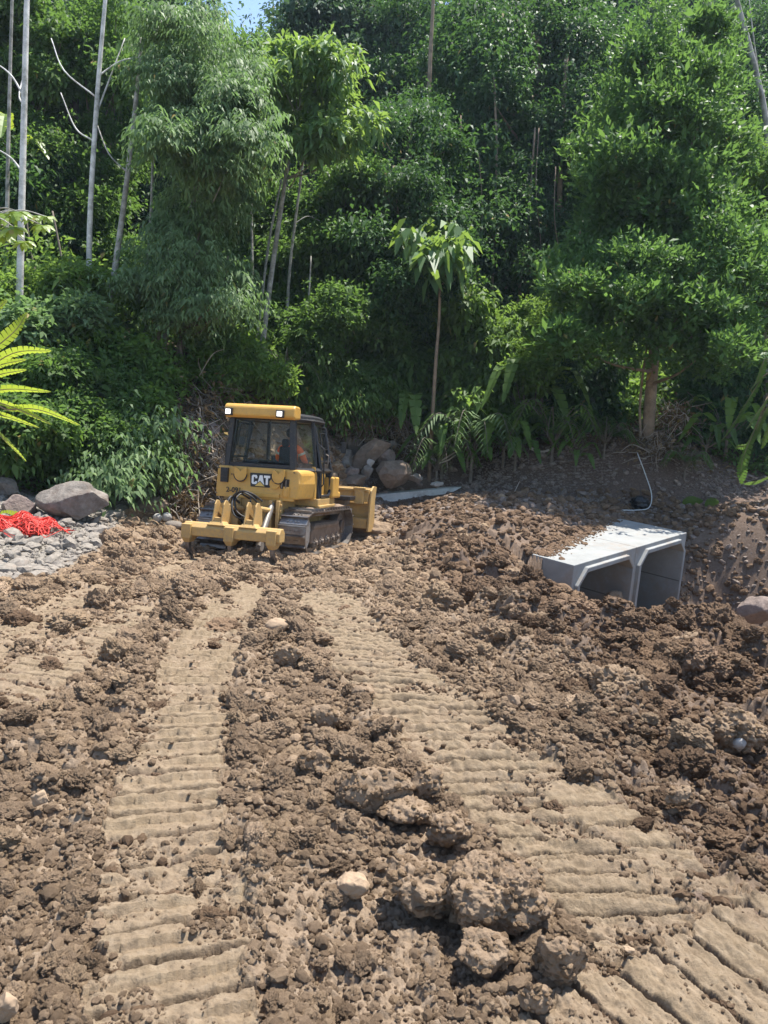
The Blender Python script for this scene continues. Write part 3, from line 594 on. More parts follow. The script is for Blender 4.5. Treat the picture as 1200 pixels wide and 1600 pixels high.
prock(775, 1388, 195, 165, EARTH, 'largest earth clod of all, broad and crumbly, in the near foreground between the imprints', 1, name='earth_clod', cat='clod', crumbly=1.0, sub=7, rough=.3)
prock(655, 1370, 135, 110, EARTH, 'wide earth clod pressed against the left side of the largest clod', 2, name='earth_clod', cat='clod', crumbly=.8, sub=6, facet=.5)
prock(872, 1488, 98, 120, EARTH, 'upright pale block of earth just below the largest clod', 3, name='earth_clod', cat='clod', crumbly=.55, sub=6, facet=.8)
prock(760, 1478, 95, 80, EARTH, 'rounded earth clod in front of the largest clod, left of the pale block', 4, name='earth_clod', cat='clod', crumbly=.7, sub=6)
prock(838, 1552, 55, 60, EARTH, 'small tan lump of earth at the foot of the pale earth block', 5, name='earth_clod', cat='clod', crumbly=0.45, sub=6)
prock(588, 1225, 112, 100, EARTH, 'angular brown rock with a dark cracked underside left of the middle imprint', 6, facet=.35, crumbly=0.40, sub=6)
prock(664, 1216, 62, 66, EARTH, 'smaller tan rock leaning on the right of the angular brown rock', 7, facet=.35, crumbly=0.35, sub=6)
prock(630, 1265, 110, 45, EARTH, 'low flat muddy rock under the two leaning rocks', 8, facet=.35, crumbly=0.65, sub=6)
prock(488, 1184, 58, 70, EARTH, 'egg shaped muddy rock standing alone beside the left imprint', 9, facet=.35, crumbly=0.45, tilt=.2, sub=6)
prock(448, 1016, 46, 52, EARTH, 'dark muddy rock just below the round tan stone', 10, facet=.35, crumbly=0.45, sub=6)
prock(431, 974, 40, 30, ROCK_TAN, 'smooth round tan stone in line behind the machine', 11, rough=.15)
prock(798, 1093, 32, 36, ROCK_TAN, 'tan stone at the right edge of the wide diagonal imprint', 12, facet=.9, crumbly=.18, sub=6)
prock(550, 1372, 54, 56, ROCK_TAN, 'single pale stone half sunk left of the wide clods', 13, sink=.75, facet=.7, crumbly=0.35, sub=6)
prock(6, 1566, 50, 66, ROCK_TAN, 'pale stone with white edge cut off by the bottom left corner', 14, facet=.6, crumbly=.18, sub=6)
prock(62, 1242, 34, 38, ROCK_TAN, 'small pinkish stone in the loose soil left of the left imprint', 15, facet=.8, crumbly=.18, sub=6)
prock(1156, 1158, 22, 28, ROCK_PALE, 'small pale smooth pebble on the dark slope to the right', 16, rough=.12, tilt=.5)
prock(1062, 1238, 48, 44, EARTH, 'brown stone on the dark slope below the pale pebble', 17, facet=.6, crumbly=0.45, sub=6)
prock(1186, 954, 60, 44, ROCK_PINK, 'reddish boulder stuck in the far ditch bank right of the culvert', 18, Y=13.6, facet=.6)
prock(985, 1484, 24, 20, ROCK_TAN, 'tiny tan stone beside the block of earth, on the wide imprint', 19, facet=.5, crumbly=.18, sub=6)
prock(505, 1115, 48, 50, EARTH, 'muddy clod above the egg shaped rock', 20, name='earth_clod', cat='clod', crumbly=.4, sub=5)
prock(404, 1088, 56, 36, EARTH, 'flat dark clod in the loose soil between the two main imprints', 21, name='earth_clod', cat='clod', crumbly=.4, sub=5)
prock(598, 1130, 58, 40, EARTH, 'clod with a dark hollow beneath it at the left edge of the diagonal imprint', 22, name='earth_clod', cat='clod', crumbly=.4, sub=5)
prock(566, 1078, 46, 28, EARTH, 'small flat clod at the top of the diagonal imprint', 23, name='earth_clod', cat='clod', crumbly=.3, sub=5)
prock(975, 1062, 95, 95, EARTH, 'heaped crumbly mound on the dark slope below the culvert', 24, name='earth_clod', cat='clod', crumbly=1.6, sub=6, sink=.55)
prock(806, 898, 40, 30, EARTH, 'dark clod sitting beside the near corner of the culvert', 25, name='earth_clod', cat='clod', crumbly=1.0, sub=5)
prock(960, 930, 26, 24, EARTH, 'little pointed clod on the ridge before the left opening of the culvert', 26, name='earth_clod', cat='clod', crumbly=.6, sub=4)
prock(1150, 1130, 90, 80, EARTH, 'high dark clod at the right edge above the pale pebble', 27, name='earth_clod', cat='clod', crumbly=1.4, sub=6, sink=.5)
prock(1085, 1000, 70, 50, EARTH, 'dark clod on the ridge crest below the right opening of the culvert', 28, name='earth_clod', cat='clod', crumbly=1.2, sub=5, sink=.5)
prock(700, 1290, 70, 60, EARTH, 'clod squeezed up between the flat muddy rock and the largest clod', 29, name='earth_clod', cat='clod', crumbly=.7, sub=6)
prock(250, 852, 34, 16, EARTH, 'low dark clod on the track left of the ripper', 30, name='earth_clod', cat='clod', crumbly=.5, sub=4)
_cr = []; _cs = []
for _o in list(COL.objects):
    if _o.type == 'MESH' and _o.data.materials and _o.data.materials[0] == EARTH and _o.get('category') in ('clod', 'rock'):
        bpy.context.view_layer.update(); _c = np.empty(len(_o.data.vertices)*3, np.float32); _o.data.vertices.foreach_get('co', _c); _c = _c.reshape(-1, 3); _mw = np.array(_o.matrix_world); _c = _c@_mw[:3, :3].T+_mw[:3, 3]
        _a = np.prod(_o.dimensions[:])**(2/3); _dd = np.hypot(*_o.location[:2]); _q = int(min(1100, _a*5500/max(1, _dd/3)**1.4)); _j = rs.randint(0, len(_c), _q); _cr.append(_c[_j]); _cs.append(np.clip(.0034*_dd**.7*np.exp(rs.randn(_q)*.5), .003, .013))
tag(lump_instances('clod_crumbs', np.concatenate(_cr), np.concatenate(_cs), 2, soil_material('pale_soil_clod', False, (1.08, 1.05, 1.0)), 33, 10, .7), 'small crumbs sticking to the large clods of earth', 'soil', kind='stuff')
# boulder pile beyond the blade
for i, (px, py, w_, h_, Y, mat, lab, yaw, tl) in enumerate((
    (574, 706, 34, 88, 20.0, ROCK_MUD, 'long slanting boulder leaning across the top of the boulder pile', .0, 0),
    (530, 718, 52, 40, 20.0, ROCK_GREY, 'grey boulder at the left end of the pile, nearest the cab door', .3, 0),
    (611, 738, 64, 46, 19.6, ROCK_MUD, 'broad dark boulder at the right foot of the boulder pile', .2, 0),
    (601, 713, 38, 32, 20.2, ROCK_PINK, 'round brown boulder right of the slanting one', .5, 0),
    (552, 695, 34, 30, 20.6, ROCK_GREY, 'grey boulder behind the upper end of the pile left of the slanting one', .1, 0),
    (573, 737, 20, 24, 19.4, ROCK_GREY, 'small round boulder between the broad dark boulder and the little left one', .3, 0),
    (550, 737, 26, 18, 19.3, ROCK_PINK, 'small boulder under the grey left end boulder', .2, 0),
    (549, 752, 48, 22, 19.0, ROCK_MUD, 'flat muddy boulder at the very front of the boulder pile', .1, 0),
    (578, 723, 14, 18, 19.6, ROCK_PALE, 'pale chip of rock lodged in the middle of the boulder pile', .1, 0),
    (612, 695, 16, 14, 20.8, ROCK_GREY, 'small grey stone perched behind the pile, right of the slanting boulder', .1, 0),
    (517, 702, 18, 16, 20.6, ROCK_GREY, 'small stone behind the left end of the pile', .1, 0),
    (675, 719, 12, 9, 20.6, ROCK_PALE, 'white stone on the rubble slope right of the boulders', .1, 0),
    (682, 757, 22, 9, 19.9, ROCK_PALE, 'flat pale stone lying just above the concrete slab', .1, 0),
    (650, 748, 26, 14, 19.8, ROCK_GREY, 'grey stone between the boulder pile and the slab', .1, 0))):
    r_ = prock(px, py, w_, h_, mat, lab, 60+i, Y=Y, name='boulder', cat='boulder', yaw=yaw, group='boulders piled beyond the blade', rough=.42, facet=1.1, crumbly=.22, sub=6)
    if i == 0: r_.rotation_euler = (.1, .75, .1)
# boulders on the left
prock(110, 778, 104, 76, ROCK_GREY, 'big brown boulder on the gravel shelf against the left bush', 80, Y=12.5, name='boulder', cat='boulder', rough=.35, facet=1.1, sub=6, sink=.38, crumbly=.3)
prock(8, 760, 42, 34, ROCK_GREY, 'dark boulder cut off by the left edge, above the red netting', 81, Y=13.4, name='boulder', cat='boulder', rough=.35, facet=1.1, crumbly=.3, sub=6)
prock(22, 795, 66, 46, ROCK_PINK, 'pinkish boulder between the dark boulder and the red netting', 82, Y=12.3, name='boulder', cat='boulder', rough=.35, facet=1.1, crumbly=.3, sub=6)
prock(226, 794, 70, 46, ROCK_MUD, 'low shaded boulder under the left bush, right of the big brown boulder', 83, Y=14.6, name='boulder', cat='boulder', rough=.35, facet=1.1, crumbly=.3, sub=6)
prock(245, 809, 14, 16, ROCK_PALE, 'left one of two small white stones beside the left crawler track', 84, Y=14.2, rough=.12)
prock(260, 808, 16, 16, ROCK_PALE, 'right one of two small white stones beside the left crawler track', 85, Y=14.2, rough=.12)
prock(270, 821, 30, 14, ROCK_GREY, 'flat bluish grey stone in front of the two white stones', 86, Y=13.9, rough=.12)
prock(190, 821, 30, 14, ROCK_GREY, 'flat grey stone at the shaded foot of the bank left of the white stones', 87, Y=13.7, rough=.15)
prock(300, 765, 46, 30, ROCK_PALE, 'pale slab of rock showing in the dead brush behind the left track', 88, Y=16.2, rough=.25, facet=.7)
prock(326, 672, 30, 30, ROCK_PINK, 'pink rock bedded in the red bank just left of the cab', 89, Y=17.4, rough=.2, facet=.7)
prock(228, 822, 18, 10, ROCK_GREY, 'little dark grey stone left of the white stones', 90, Y=13.9, rough=.15)

# ------------------------------------------------------------------ the crawler tractor
def paint(name, col, rough=.42, mud=.45):
    m, n, l, b, o = new_mat(name)
    t = noise_node(n, l, 3.0, 9, .75); t2 = noise_node(n, l, 18, 8, .75)
    c = ramp(n, l, t.outputs['Fac'], [(.35, tuple(v*.88 for v in col)), (.65, tuple(min(1, v*1.08) for v in col))]).outputs[0]
    f = ramp(n, l, t2.outputs['Fac'], [(.60-mud*.3, (0, 0, 0)), (.82-mud*.1, (.85, .85, .85))]).outputs[0]
    c = mixc(n, l, f, c, (.30, .22, .14)); l.new(c, b.inputs['Base Color'])
    b.inputs['Specular IOR Level'].default_value = .4
    rr = ramp(n, l, f, [(0, (rough,)*3), (1, (.9,)*3)]).outputs[0]; l.new(rr, b.inputs['Roughness']); return m
YEL = paint('yellow_paint', (.60, .335, .075), .45, .22)
YELD = paint('yellow_paint_dusty', (.50, .31, .10), .6, .62)
BLK = paint('black_paint', (.022, .022, .025), .4, .12)
RUB_ = simple('black_hose', (.02, .02, .021), .55, spec=.4)
STEEL = simple('worn_steel', (.20, .175, .155), .45, .6, .3, 8, dirt=(.16, .115, .08), dirt_amt=.5)
PAD = simple('track_pad_steel', (.26, .245, .23), .40, .75, .3, 6, dirt=(.14, .10, .075), dirt_amt=.55)
MUDM = simple('caked_mud', (.21, .15, .105), .95, var=.3, scale=6, bumpd=.03)
CHROME = simple('cylinder_rod', (.55, .55, .55), .3, .8, .1)
WHITE = simple('white_decal', (.78, .78, .76), .5, var=.03)
BLKD = simple('black_decal', (.02, .02, .02), .5, var=.03)
TRI = simple('yellow_decal', (.68, .45, .12), .5, var=.03)
def glass():
    m, n, l, b, o = new_mat('cab_glass')
    tr = n.new('ShaderNodeBsdfTransparent'); tr.inputs[0].default_value = (.95, .97, .96, 1)
    gl = n.new('ShaderNodeBsdfGlossy'); gl.inputs['Roughness'].default_value = .03
    fr = n.new('ShaderNodeFresnel'); fr.inputs[0].default_value = 1.5; mx = n.new('ShaderNodeMixShader')
    mt = n.new('ShaderNodeMath'); mt.operation = 'MULTIPLY'; mt.inputs[1].default_value = .15; l.new(fr.outputs[0], mt.inputs[0]); l.new(mt.outputs[0], mx.inputs[0]); l.new(tr.outputs[0], mx.inputs[1]); l.new(gl.outputs[0], mx.inputs[2]); l.new(mx.outputs[0], o.inputs[0]); return m
GLASS = glass()
def lampm():
    m, n, l, b, o = new_mat('lit_lamp'); b.inputs['Base Color'].default_value = (.9, .9, .85, 1)
    b.inputs['Emission Color'].default_value = (1, .96, .88, 1); b.inputs['Emission Strength'].default_value = 1.1; return m
LAMP = lampm()

DZ = empty('bulldozer', (-2.22, 13.0, -.86)); DZ.rotation_mode = 'XYZ'
DZ.matrix_world = Matrix.Translation((-2.36, 13.0, -.945)) @ Matrix.Rotation(math.radians(-13.5), 4, 'Z') @ Matrix.Rotation(math.radians(-3.2), 4, 'X') @ Matrix.Rotation(math.radians(-.2), 4, 'Y')
tag(DZ, 'yellow crawler bulldozer with a black glazed cab, seen from behind with its ripper beam', 'bulldozer')
def dz(name, bm, mat, parent=None, bevel=.012, smooth=False): return bobj(name, bm, mat, parent or DZ, smooth, bevel)

def crawler(sx):
    x0, x1 = (sx*.525, sx*1.035) if sx > 0 else (sx*1.035, sx*.525)
    # chain path (y,z): rear idler, front idler, slightly low front
    pts = []; r0 = .39; c0 = (.38, .41); r1 = .37; c1 = (2.62, .38)
    for k in range(13): a = math.pi/2+math.pi*k/12; pts.append((c0[0]+r0*math.cos(a), c0[1]+r0*math.sin(a)))
    for k in range(13): a = -math.pi/2+math.pi*k/12; pts.append((c1[0]+r1*math.cos(a), c1[1]+r1*math.sin(a)))
    pts.append(pts[0]); P = [Vector(p) for p in pts]; L = [0]
    for a, b in zip(P, P[1:]): L.append(L[-1]+(b-a).length)
    N = 40; bm = bmesh.new()
    for k in range(N):
        s = L[-1]*k/N; j = max(i for i in range(len(L)-1) if L[i] <= s+1e-9); t = (s-L[j])/(L[j+1]-L[j]); p = P[j].lerp(P[j+1], t)
        d = (P[j+1]-P[j]).normalized(); nrm = Vector((d.y, -d.x)); h = L[-1]/N*.48
        if (p-Vector((1.5, .4))).dot(nrm) < 0: nrm = -nrm
        q = [p-d*h-nrm*.012, p+d*h-nrm*.012, p+d*h+nrm*.012, p-d*h*.55+nrm*.012, p-d*h*.62+nrm*.062, p-d*h*.88+nrm*.062, p-d*h*.95+nrm*.012, p-d*h+nrm*.012]
        add_prism(bm, [(v.x, v.y) for v in q], 'x', x0, x1)
        for bx in (.3, .42, .58, .70):         # bolt heads
            bxx = x0+(x1-x0)*bx; c = p+d*h*.25+nrm*.018; e = .014
            q = [c-d*e-nrm*.01, c+d*e-nrm*.01, c+d*e+nrm*.01, c-d*e+nrm*.01]; add_prism(bm, [(v.x, v.y) for v in q], 'x', bxx-.014, bxx+.014)
        # chain links beneath
        q = [p-d*h*1.05-nrm*.10, p+d*h*1.05-nrm*.10, p+d*h*1.05-nrm*.015, p-d*h*1.05-nrm*.015]; xm = (x0+x1)/2
        for lx in (-.09, .06): add_prism(bm, [(v.x, v.y) for v in q], 'x', xm+lx, xm+lx+.03)
    t = dz('crawler_track', bm, PAD, bevel=0)
    xm = (x0+x1)/2; xo = x1 if sx > 0 else x0
    def wheel(name, cy, cz, r, w, teeth=0, mat=STEEL):
        bm = bmesh.new(); n = 36; pr = []
        for k in range(n):
            a = 2*math.pi*k/n; rr = r*(1+(.07 if teeth and k % 3 == 0 else 0)); pr.append((cy+rr*math.cos(a), cz+rr*math.sin(a)))
        add_prism(bm, pr, 'x', xm-w/2, xm+w/2)
        hub = [(cy+r*.45*math.cos(2*math.pi*k/20), cz+r*.45*math.sin(2*math.pi*k/20)) for k in range(20)]; add_prism(bm, hub, 'x', xm-w/2-.05, xm+w/2+.05)
        for k in range(8):
            a = 2*math.pi*k/8; add_prism(bm, [(cy+r*.68*math.cos(a)+.022*math.cos(b), cz+r*.68*math.sin(a)+.022*math.sin(b)) for b in (0, 1.05, 2.1, 3.14, 4.2, 5.2)], 'x', xm-w/2-.015, xm+w/2+.015)
        bobj(name, bm, mat, t, bevel=.006)
    wheel('sprocket', .38, .41, .315, .20, 1, simple('dusty_steel', (.42, .37, .31), .7, .2, .2)); wheel('idler', 2.62, .38, .29, .18)
    for cy in (.85, 1.2, 1.55, 1.9, 2.22): wheel('roller', cy, .20, .10, .30)
    bm = bmesh.new(); add_prism(bm, [(.66, .20), (2.35, .20), (2.45, .33), (2.3, .52), (.9, .56), (.66, .42)], 'x', xm-.13, xm+.14)
    add_prism(bm, [(.72, .46), (2.2, .43), (2.15, .50), (.76, .54)], 'x', xm-.16, xm+.17); bobj('track_frame', bm, MUDM, t, bevel=.02)
    V, F = icos(4); n1 = fbm3(V*3, 5+sx, 4); Q = V*(.6+.8*n1)[:, None]*np.array([.21, 1.25, .085])+np.array([xm, 1.5, .76+.03])
    mesh_np('caked_mud', Q, F, MUDM, True, parent=t)
crawler(1); crawler(-1)

# rear body: fuel tank / rear panel, cast shapes
bm = bmesh.new()
add_loft(bm, [[(-.80, .18, 1.02), (.76, .18, 1.02), (.80, .24, 1.30), (.80, .24, 1.49), (.74, .24, 1.55), (-.80, .24, 1.55), (-.82, .24, 1.49), (-.82, .22, 1.1)],
              [(-.80, .80, 1.02), (.86, .80, 1.02), (.90, .80, 1.30), (.88, .80, 1.49), (.84, .80, 1.55), (-.84, .80, 1.55), (-.88, .80, 1.49), (-.90, .80, 1.1)]])
tank = dz('rear_panel', bm, YEL, bevel=.045)
bm = bmesh.new(); add_box(bm, -.16, .44, .155, .21, 1.03, 1.10); add_box(bm, .50, .62, .175, .235, 1.06, 1.24); add_box(bm, -.80, .70, .19, .26, .985, 1.03); dz('lower_ledge', bm, YEL, tank, .006)
bm = bmesh.new(); add_box(bm, -.72, -.58, .165, .23, 1.25, 1.51)
for k in range(7): add_box(bm, -.705, -.595, .155,   .170, 1.28+k*.030, 1.294+k*.030)
dz('vent_grille', bm, BLK, tank, .003)
bm = bmesh.new(); oc = [(.335+.10*math.cos(a)*1.05, 1.285+.105*math.sin(a)) for a in [math.pi/8+math.pi/4*k for k in range(8)]]; add_prism(bm, oc, 'y', .170, .23)
add_box(bm, .26, .41, .155, .178, 1.30, 1.315); dz('access_cover', bm, YEL, tank, .008)
bm = bmesh.new(); add_box(bm, .44, .60, .185, .235, 1.20, 1.375); dz('dark_recess', bm, simple('dark_recess', (.03, .022, .018), .9), tank, .01)
bm = bmesh.new(); add_box(bm, .46, .485, .170, .2, 1.21, 1.36); add_box(bm, .54, .56, .172, .2, 1.21, 1.36); dz('recess_fitting', bm, STEEL, tank, .003)
for hx in (.485, .60): bm = bmesh.new(); add_box(bm, hx, hx+.015, .160, .24, 1.04, 1.19); dz('handle', bm, YEL, tank, .004)
for cx in (-.33, .40):           # hook pockets
    bm = bmesh.new(); pr = [(cx-.12, 1.54)]+[(cx+.12*math.cos(a), 1.42+.13*math.sin(a)) for a in np.linspace(math.pi, 2*math.pi, 11)]+[(cx+.12, 1.54), (cx+.06, 1.52), (cx, 1.46), (cx-.06, 1.52)]
    add_prism(bm, pr, 'y', .155, .22); dz('hook_pocket', bm, YEL, tank, .01)
    bm = bmesh.new(); add_tube(bm, [(cx+.128*math.cos(a), .165, 1.42+.138*math.sin(a)) for a in np.linspace(math.pi*1.02, 1.98*math.pi, 12)], .010, 6); dz('pocket_seal', bm, BLK, tank, 0)
for (bx, bz) in ((-.78, 1.5), (-.70, 1.07), (-.52, 1.4), (-.50, 1.55), (.68, 1.5), (.68, 1.2), (-.05, 1.14), (.10, 1.16), (.05, 1.6)):
    bm = bmesh.new(); add_prism(bm, [(bx+.012*math.cos(a), bz+.012*math.sin(a)) for a in np.linspace(0, 6.28, 7)[:-1]], 'y', .205, .238); dz('bolt', bm, BLK, tank, 0)
# badge with the letters
bd = empty('badge'); bd.parent = DZ
bm = bmesh.new(); add_prism(bm, [(-.155, 1.485), (.255, 1.485), (.235, 1.235), (-.135, 1.235)], 'y', .197, .235); b_ = dz('badge_plate', bm, BLKD, DZ, .002); b_.location.z = -.035
COL.objects.unlink(bd); bpy.data.objects.remove(bd)
def poly(name, pts, mat, y0, y1, par): bm = bmesh.new(); add_prism(bm, pts, 'y', y0, y1); return bobj(name, bm, mat, par)
def tx(pts, ox, oz, sx, sz): return [(ox+p[0]*sx, oz+p[1]*sz) for p in pts]
Cc = [(1, .32), (1, .14), (.86, 0), (.16, 0), (0, .14), (0, .86), (.16, 1), (.86, 1), (1, .86), (1, .64), (.66, .64), (.66, .78), (.36, .78), (.36, .22), (.66, .22), (.66, .32)]
bm = bmesh.new(); lx0 = -.115; lw = .105; lz = 1.285; lh = .165
add_prism(bm, tx(Cc, lx0, lz, lw, lh), 'y', .188, .203)
A_ = [(0, 0), (.32, 1), (.70, 1), (1.02, 0), (.70, 0), (.62, .26), (.40, .26), (.32, 0)]
add_prism(bm, tx(A_, lx0+.112, lz, .13, lh), 'y', .188, .203)
T_ = [(0, 1), (1, 1), (1, .74), (.68, .74), (.68, 0), (.32, 0), (.32, .74), (0, .74)]
add_prism(bm, tx(T_, lx0+.235, lz, .118, lh), 'y', .188, .203)
bobj('badge_lettering', bm, WHITE, b_)
poly('badge_triangle_edge', [(-.068, 1.247), (.166, 1.247), (.049, 1.352)], BLKD, .184, .2, b_)
poly('badge_triangle', [(-.045, 1.253), (.143, 1.253), (.049, 1.338)], TRI, .181, .2, b_)
def text(name, s, size, M_, mat, par):
    cu = bpy.data.curves.new(name, 'FONT'); cu.body = s; cu.size = size; cu.extrude = .002; cu.offset = .002
    o = bpy.data.objects.new(name+'_c', cu); COL.objects.link(o); dg = bpy.context.evaluated_depsgraph_get(); me = bpy.data.meshes.new_from_object(o.evaluated_get(dg))
    COL.objects.unlink(o); bpy.data.objects.remove(o); me.materials.clear(); me.materials.append(mat); q = bpy.data.objects.new(name, me); COL.objects.link(q); q.parent = par; q.matrix_local = M_; return q
text('fleet_number', '2-091', .13, Matrix.Translation((-.60, .172, 1.075)) @ Matrix.Rotation(math.radians(90-4), 4, 'X'), BLKD, tank)

# transmission case and hitch plates between the crawlers
bm = bmesh.new(); add_box(bm, -.50, .50, .22, 2.6, .36, 1.02); add_box(bm, -.46, -.30, .10, .24, .42, .98); dz('main_frame', bm, YELD, bevel=.02)
bm = bmesh.new(); add_box(bm, .30, .36, .02, .30, .38, .99); add_box(bm, .44, .50, .02, .30, .38, .99); add_box(bm, -.50, -.46, .02, .30, .38, .95); add_box(bm, -.14, -.08, .05, .3, .4, .9)
for k in range(5): add_box(bm, .505, .53, .06, .10, .45+k*.11, .49+k*.11)
add_box(bm, .36, .44, .12, .25, .42, .5); dz('hitch_plate', bm, YELD, bevel=.008)
# hood, engine side, front
bm = bmesh.new(); add_loft(bm, [[(-.5, 1.75, 1.0), (.5, 1.75, 1.0), (.5, 1.75, 1.62), (.42, 1.75, 1.7), (-.42, 1.75, 1.7), (-.5, 1.75, 1.62)], [(-.45, 3.1, .95), (.45, 3.1, .95), (.45, 3.1, 1.38), (.38, 3.1, 1.45), (-.38, 3.1, 1.45), (-.45, 3.1, 1.38)]])
dz('hood', bm, YEL, bevel=.03)
bm = bmesh.new(); add_box(bm, -.95, .95, .82, 1.85, .88, 1.02); add_box(bm, .55, .98, .85, 1.8, .84, .9); fl = dz('platform', bm, YELD, bevel=.015)
bm = bmesh.new(); add_box(bm, .80, 1.0, 1.55, 1.95, 1.02, 1.42); add_box(bm, .80, .96, 1.9, 2.2, 1.0, 1.12); dz('side_tank', bm, YEL, bevel=.03)
bm = bmesh.new(); add_tube(bm, [(.3, 2.4, 1.5), (.3, 2.4, 1.9)], .05, 14); dz('exhaust', bm, BLK, bevel=0)

# cab: tapered plan, black posts, glass
zb, zt = 1.54, 2.46
SEC = [(-.66, .32), (.62, .32), (.90, .95), (.90, 1.62), (.55, 1.95), (-.55, 1.95), (-.96, 1.62), (-.98, .95)]       # at the sill
TOP = [(-.60, .36), (.56, .36), (.72, .95), (.72, 1.55), (.50, 1.80), (-.50, 1.80), (-.78, 1.55), (-.80, .95)]
def post(i, w_, name='post', z0=zb, z1=zt):
    bm = bmesh.new(); a = Vector((*SEC[i], z0)); b = Vector((*TOP[i], z1)); h = w_/2
    add_loft(bm, [[(a.x-h, a.y-h, a.z), (a.x+h, a.y-h, a.z), (a.x+h, a.y+h, a.z), (a.x-h, a.y+h, a.z)], [(b.x-h, b.y-h, b.z), (b.x+h, b.y-h, b.z), (b.x+h, b.y+h, b.z), (b.x-h, b.y+h, b.z)]])
    return bm
cabf = dz('cab_frame', post(0, .09), BLK)
dz('post', post(1, .11), BLK, cabf)
for i, w_, z0 in ((2, .07, 1.02), (3, .06, 1.02), (4, .06, 1.4), (5, .06, 1.4), (6, .06, 1.02), (7, .07, 1.02)): dz('post', post(i, w_, z0=z0), BLK, cabf)
n_ = 8
for zz, S_, hh in ((zb, SEC, .05), (zt, TOP, .05)):
    bm = bmesh.new(); add_tube(bm, [(a[0], a[1], zz) for a in S_+S_[:1]], hh, 4); dz('rail', bm, BLK, cabf, 0)
bm = bmesh.new(); add_box(bm, -.64, .60, .30, .38, 1.555, 1.62); dz('window_sill', bm, BLK, cabf, .006)
for i in range(8):
    j = (i+1) % 8; lo = {1: 1.35, 2: 1.06, 3: 1.45, 4: 1.62, 5: 1.45, 6: 1.06, 7: 1.35}.get(i, 1.66); bm = bmesh.new()
    a, b, c, d = Vector((*SEC[i], lo)), Vector((*SEC[j], lo)), Vector((*TOP[j], zt-.02)), Vector((*TOP[i], zt-.02))
    nn = (b-a).cross(d-a).normalized()*.006; add_loft(bm, [[a-nn, b-nn, c-nn, d-nn], [a+nn, b+nn, c+nn, d+nn]]); dz('cab_window', bm, GLASS, cabf, 0)
# lower cab side skins (yellow behind the glass of the doors)
bm = bmesh.new(); add_loft(bm, [[(.80, .80, 1.0), (.88, .80, 1.0), (.88, .80, 1.62), (.80, .80, 1.62)], [(.80, .98, 1.0), (.88, .98, 1.0), (.88, .98, 1.35), (.80, .98, 1.35)]])
dz('cab_skirt', bm, YEL, cabf, .01); bm = bmesh.new()
add_loft(bm, [[(-.88, .80, 1.0), (-.80, .80, 1.0), (-.80, .80, 1.62), (-.88, .80, 1.62)], [(-.88, .98, 1.0), (-.80, .98, 1.0), (-.80, .98, 1.35), (-.88, .98, 1.35)]])
dz('cab_skirt', bm, YEL, cabf, .01)
# doors: narrow glazed frames with a handle
for sx in (1, -1):
    bm = bmesh.new(); y0, y1, z0, z1 = .99, 1.58, 1.06, 2.36
    def dp(y, z): k = (z-1.06)/1.34; return (sx*(.925-.175*max(0, k-.35)/.65), y-.02*k, z)
    loop = [dp(y0, z0), dp(y1-.1, z0), dp(y1, z0+.12), dp(y1, 1.6), dp(y1, z1), dp(y0, z1), dp(y0, 1.6), dp(y0, z0)]
    add_tube(bm, loop, .032, 6); add_tube(bm, [dp(y0, 1.72), dp(y1, 1.72)], .02, 6)
    dr = dz('door', bm, BLK, bevel=0)
    bm = bmesh.new(); add_tube(bm, [(sx*.97, 1.08, 1.66), (sx*1.02, 1.08, 1.68), (sx*1.02, 1.08, 1.84), (sx*.97, 1.08, 1.86)], .014, 6); add_box(bm, sx*.975-.03, sx*.975+.03, 1.02, 1.12, 1.60, 1.68); dz('handle', bm, STEEL, dr, 0)
    bm = bmesh.new(); lp = [dp(1.15, 1.95), dp(1.45, 1.95), dp(1.45, 2.25), dp(1.15, 2.25), dp(1.15, 1.95)]; add_tube(bm, [(p[0]+sx*.03, p[1], p[2]) for p in lp], .012, 6); dz('grab_rail', bm, BLK, dr, 0)
    bm = bmesh.new(); add_tube(bm, [(sx*.96, .93, 1.25), (sx*1.0, .93, 1.3), (sx*.99, .92, 1.95), (sx*.86, .92, 2.05)], .014, 6); dz('grab_rail', bm, BLK, cabf, 0)
    bm = bmesh.new(); add_tube(bm, [(sx*.99, 1.8, 2.0), (sx*1.08, 1.82, 2.02)], .012, 6); add_box(bm, sx*1.09-.05, sx*1.09+.05, 1.80, 1.83, 1.90, 2.12); dz('mirror', bm, BLK, cabf, .005)
# roof with the yellow rear visor
bm = bmesh.new(); add_loft(bm, [[(x*1.03, y+(.0 if y > .5 else -.04), 2.44) for x, y in TOP], [(x*1.02, y, 2.53) for x, y in TOP], [(x*.9, y*.9+.1, 2.57) for x, y in TOP]])
roof = dz('roof', bm, BLK, bevel=.015)
bm = bmesh.new(); add_loft(bm, [[(x, .20, 2.43), (x, .12, 2.47), (x, .14, 2.63), (x, .20, 2.68), (x, .42, 2.675), (x, .47, 2.61), (x, .47, 2.45)] for x in (-.69, .66)])
vis = dz('rear_visor', bm, YEL, roof, .03)
for cx in (-.585, .40):
    bm = bmesh.new(); add_box(bm, cx-.072, cx+.072, .075, .16, 2.455, 2.59); h = dz('lamp_housing', bm, BLK, vis, .012)
bmh = None
for cx in (-.585, .40):
    bm = bmesh.new(); add_box(bm, cx-.048, cx+.048, .068, .078, 2.48, 2.565); dz('headlight', bm, LAMP, DZ, .004)
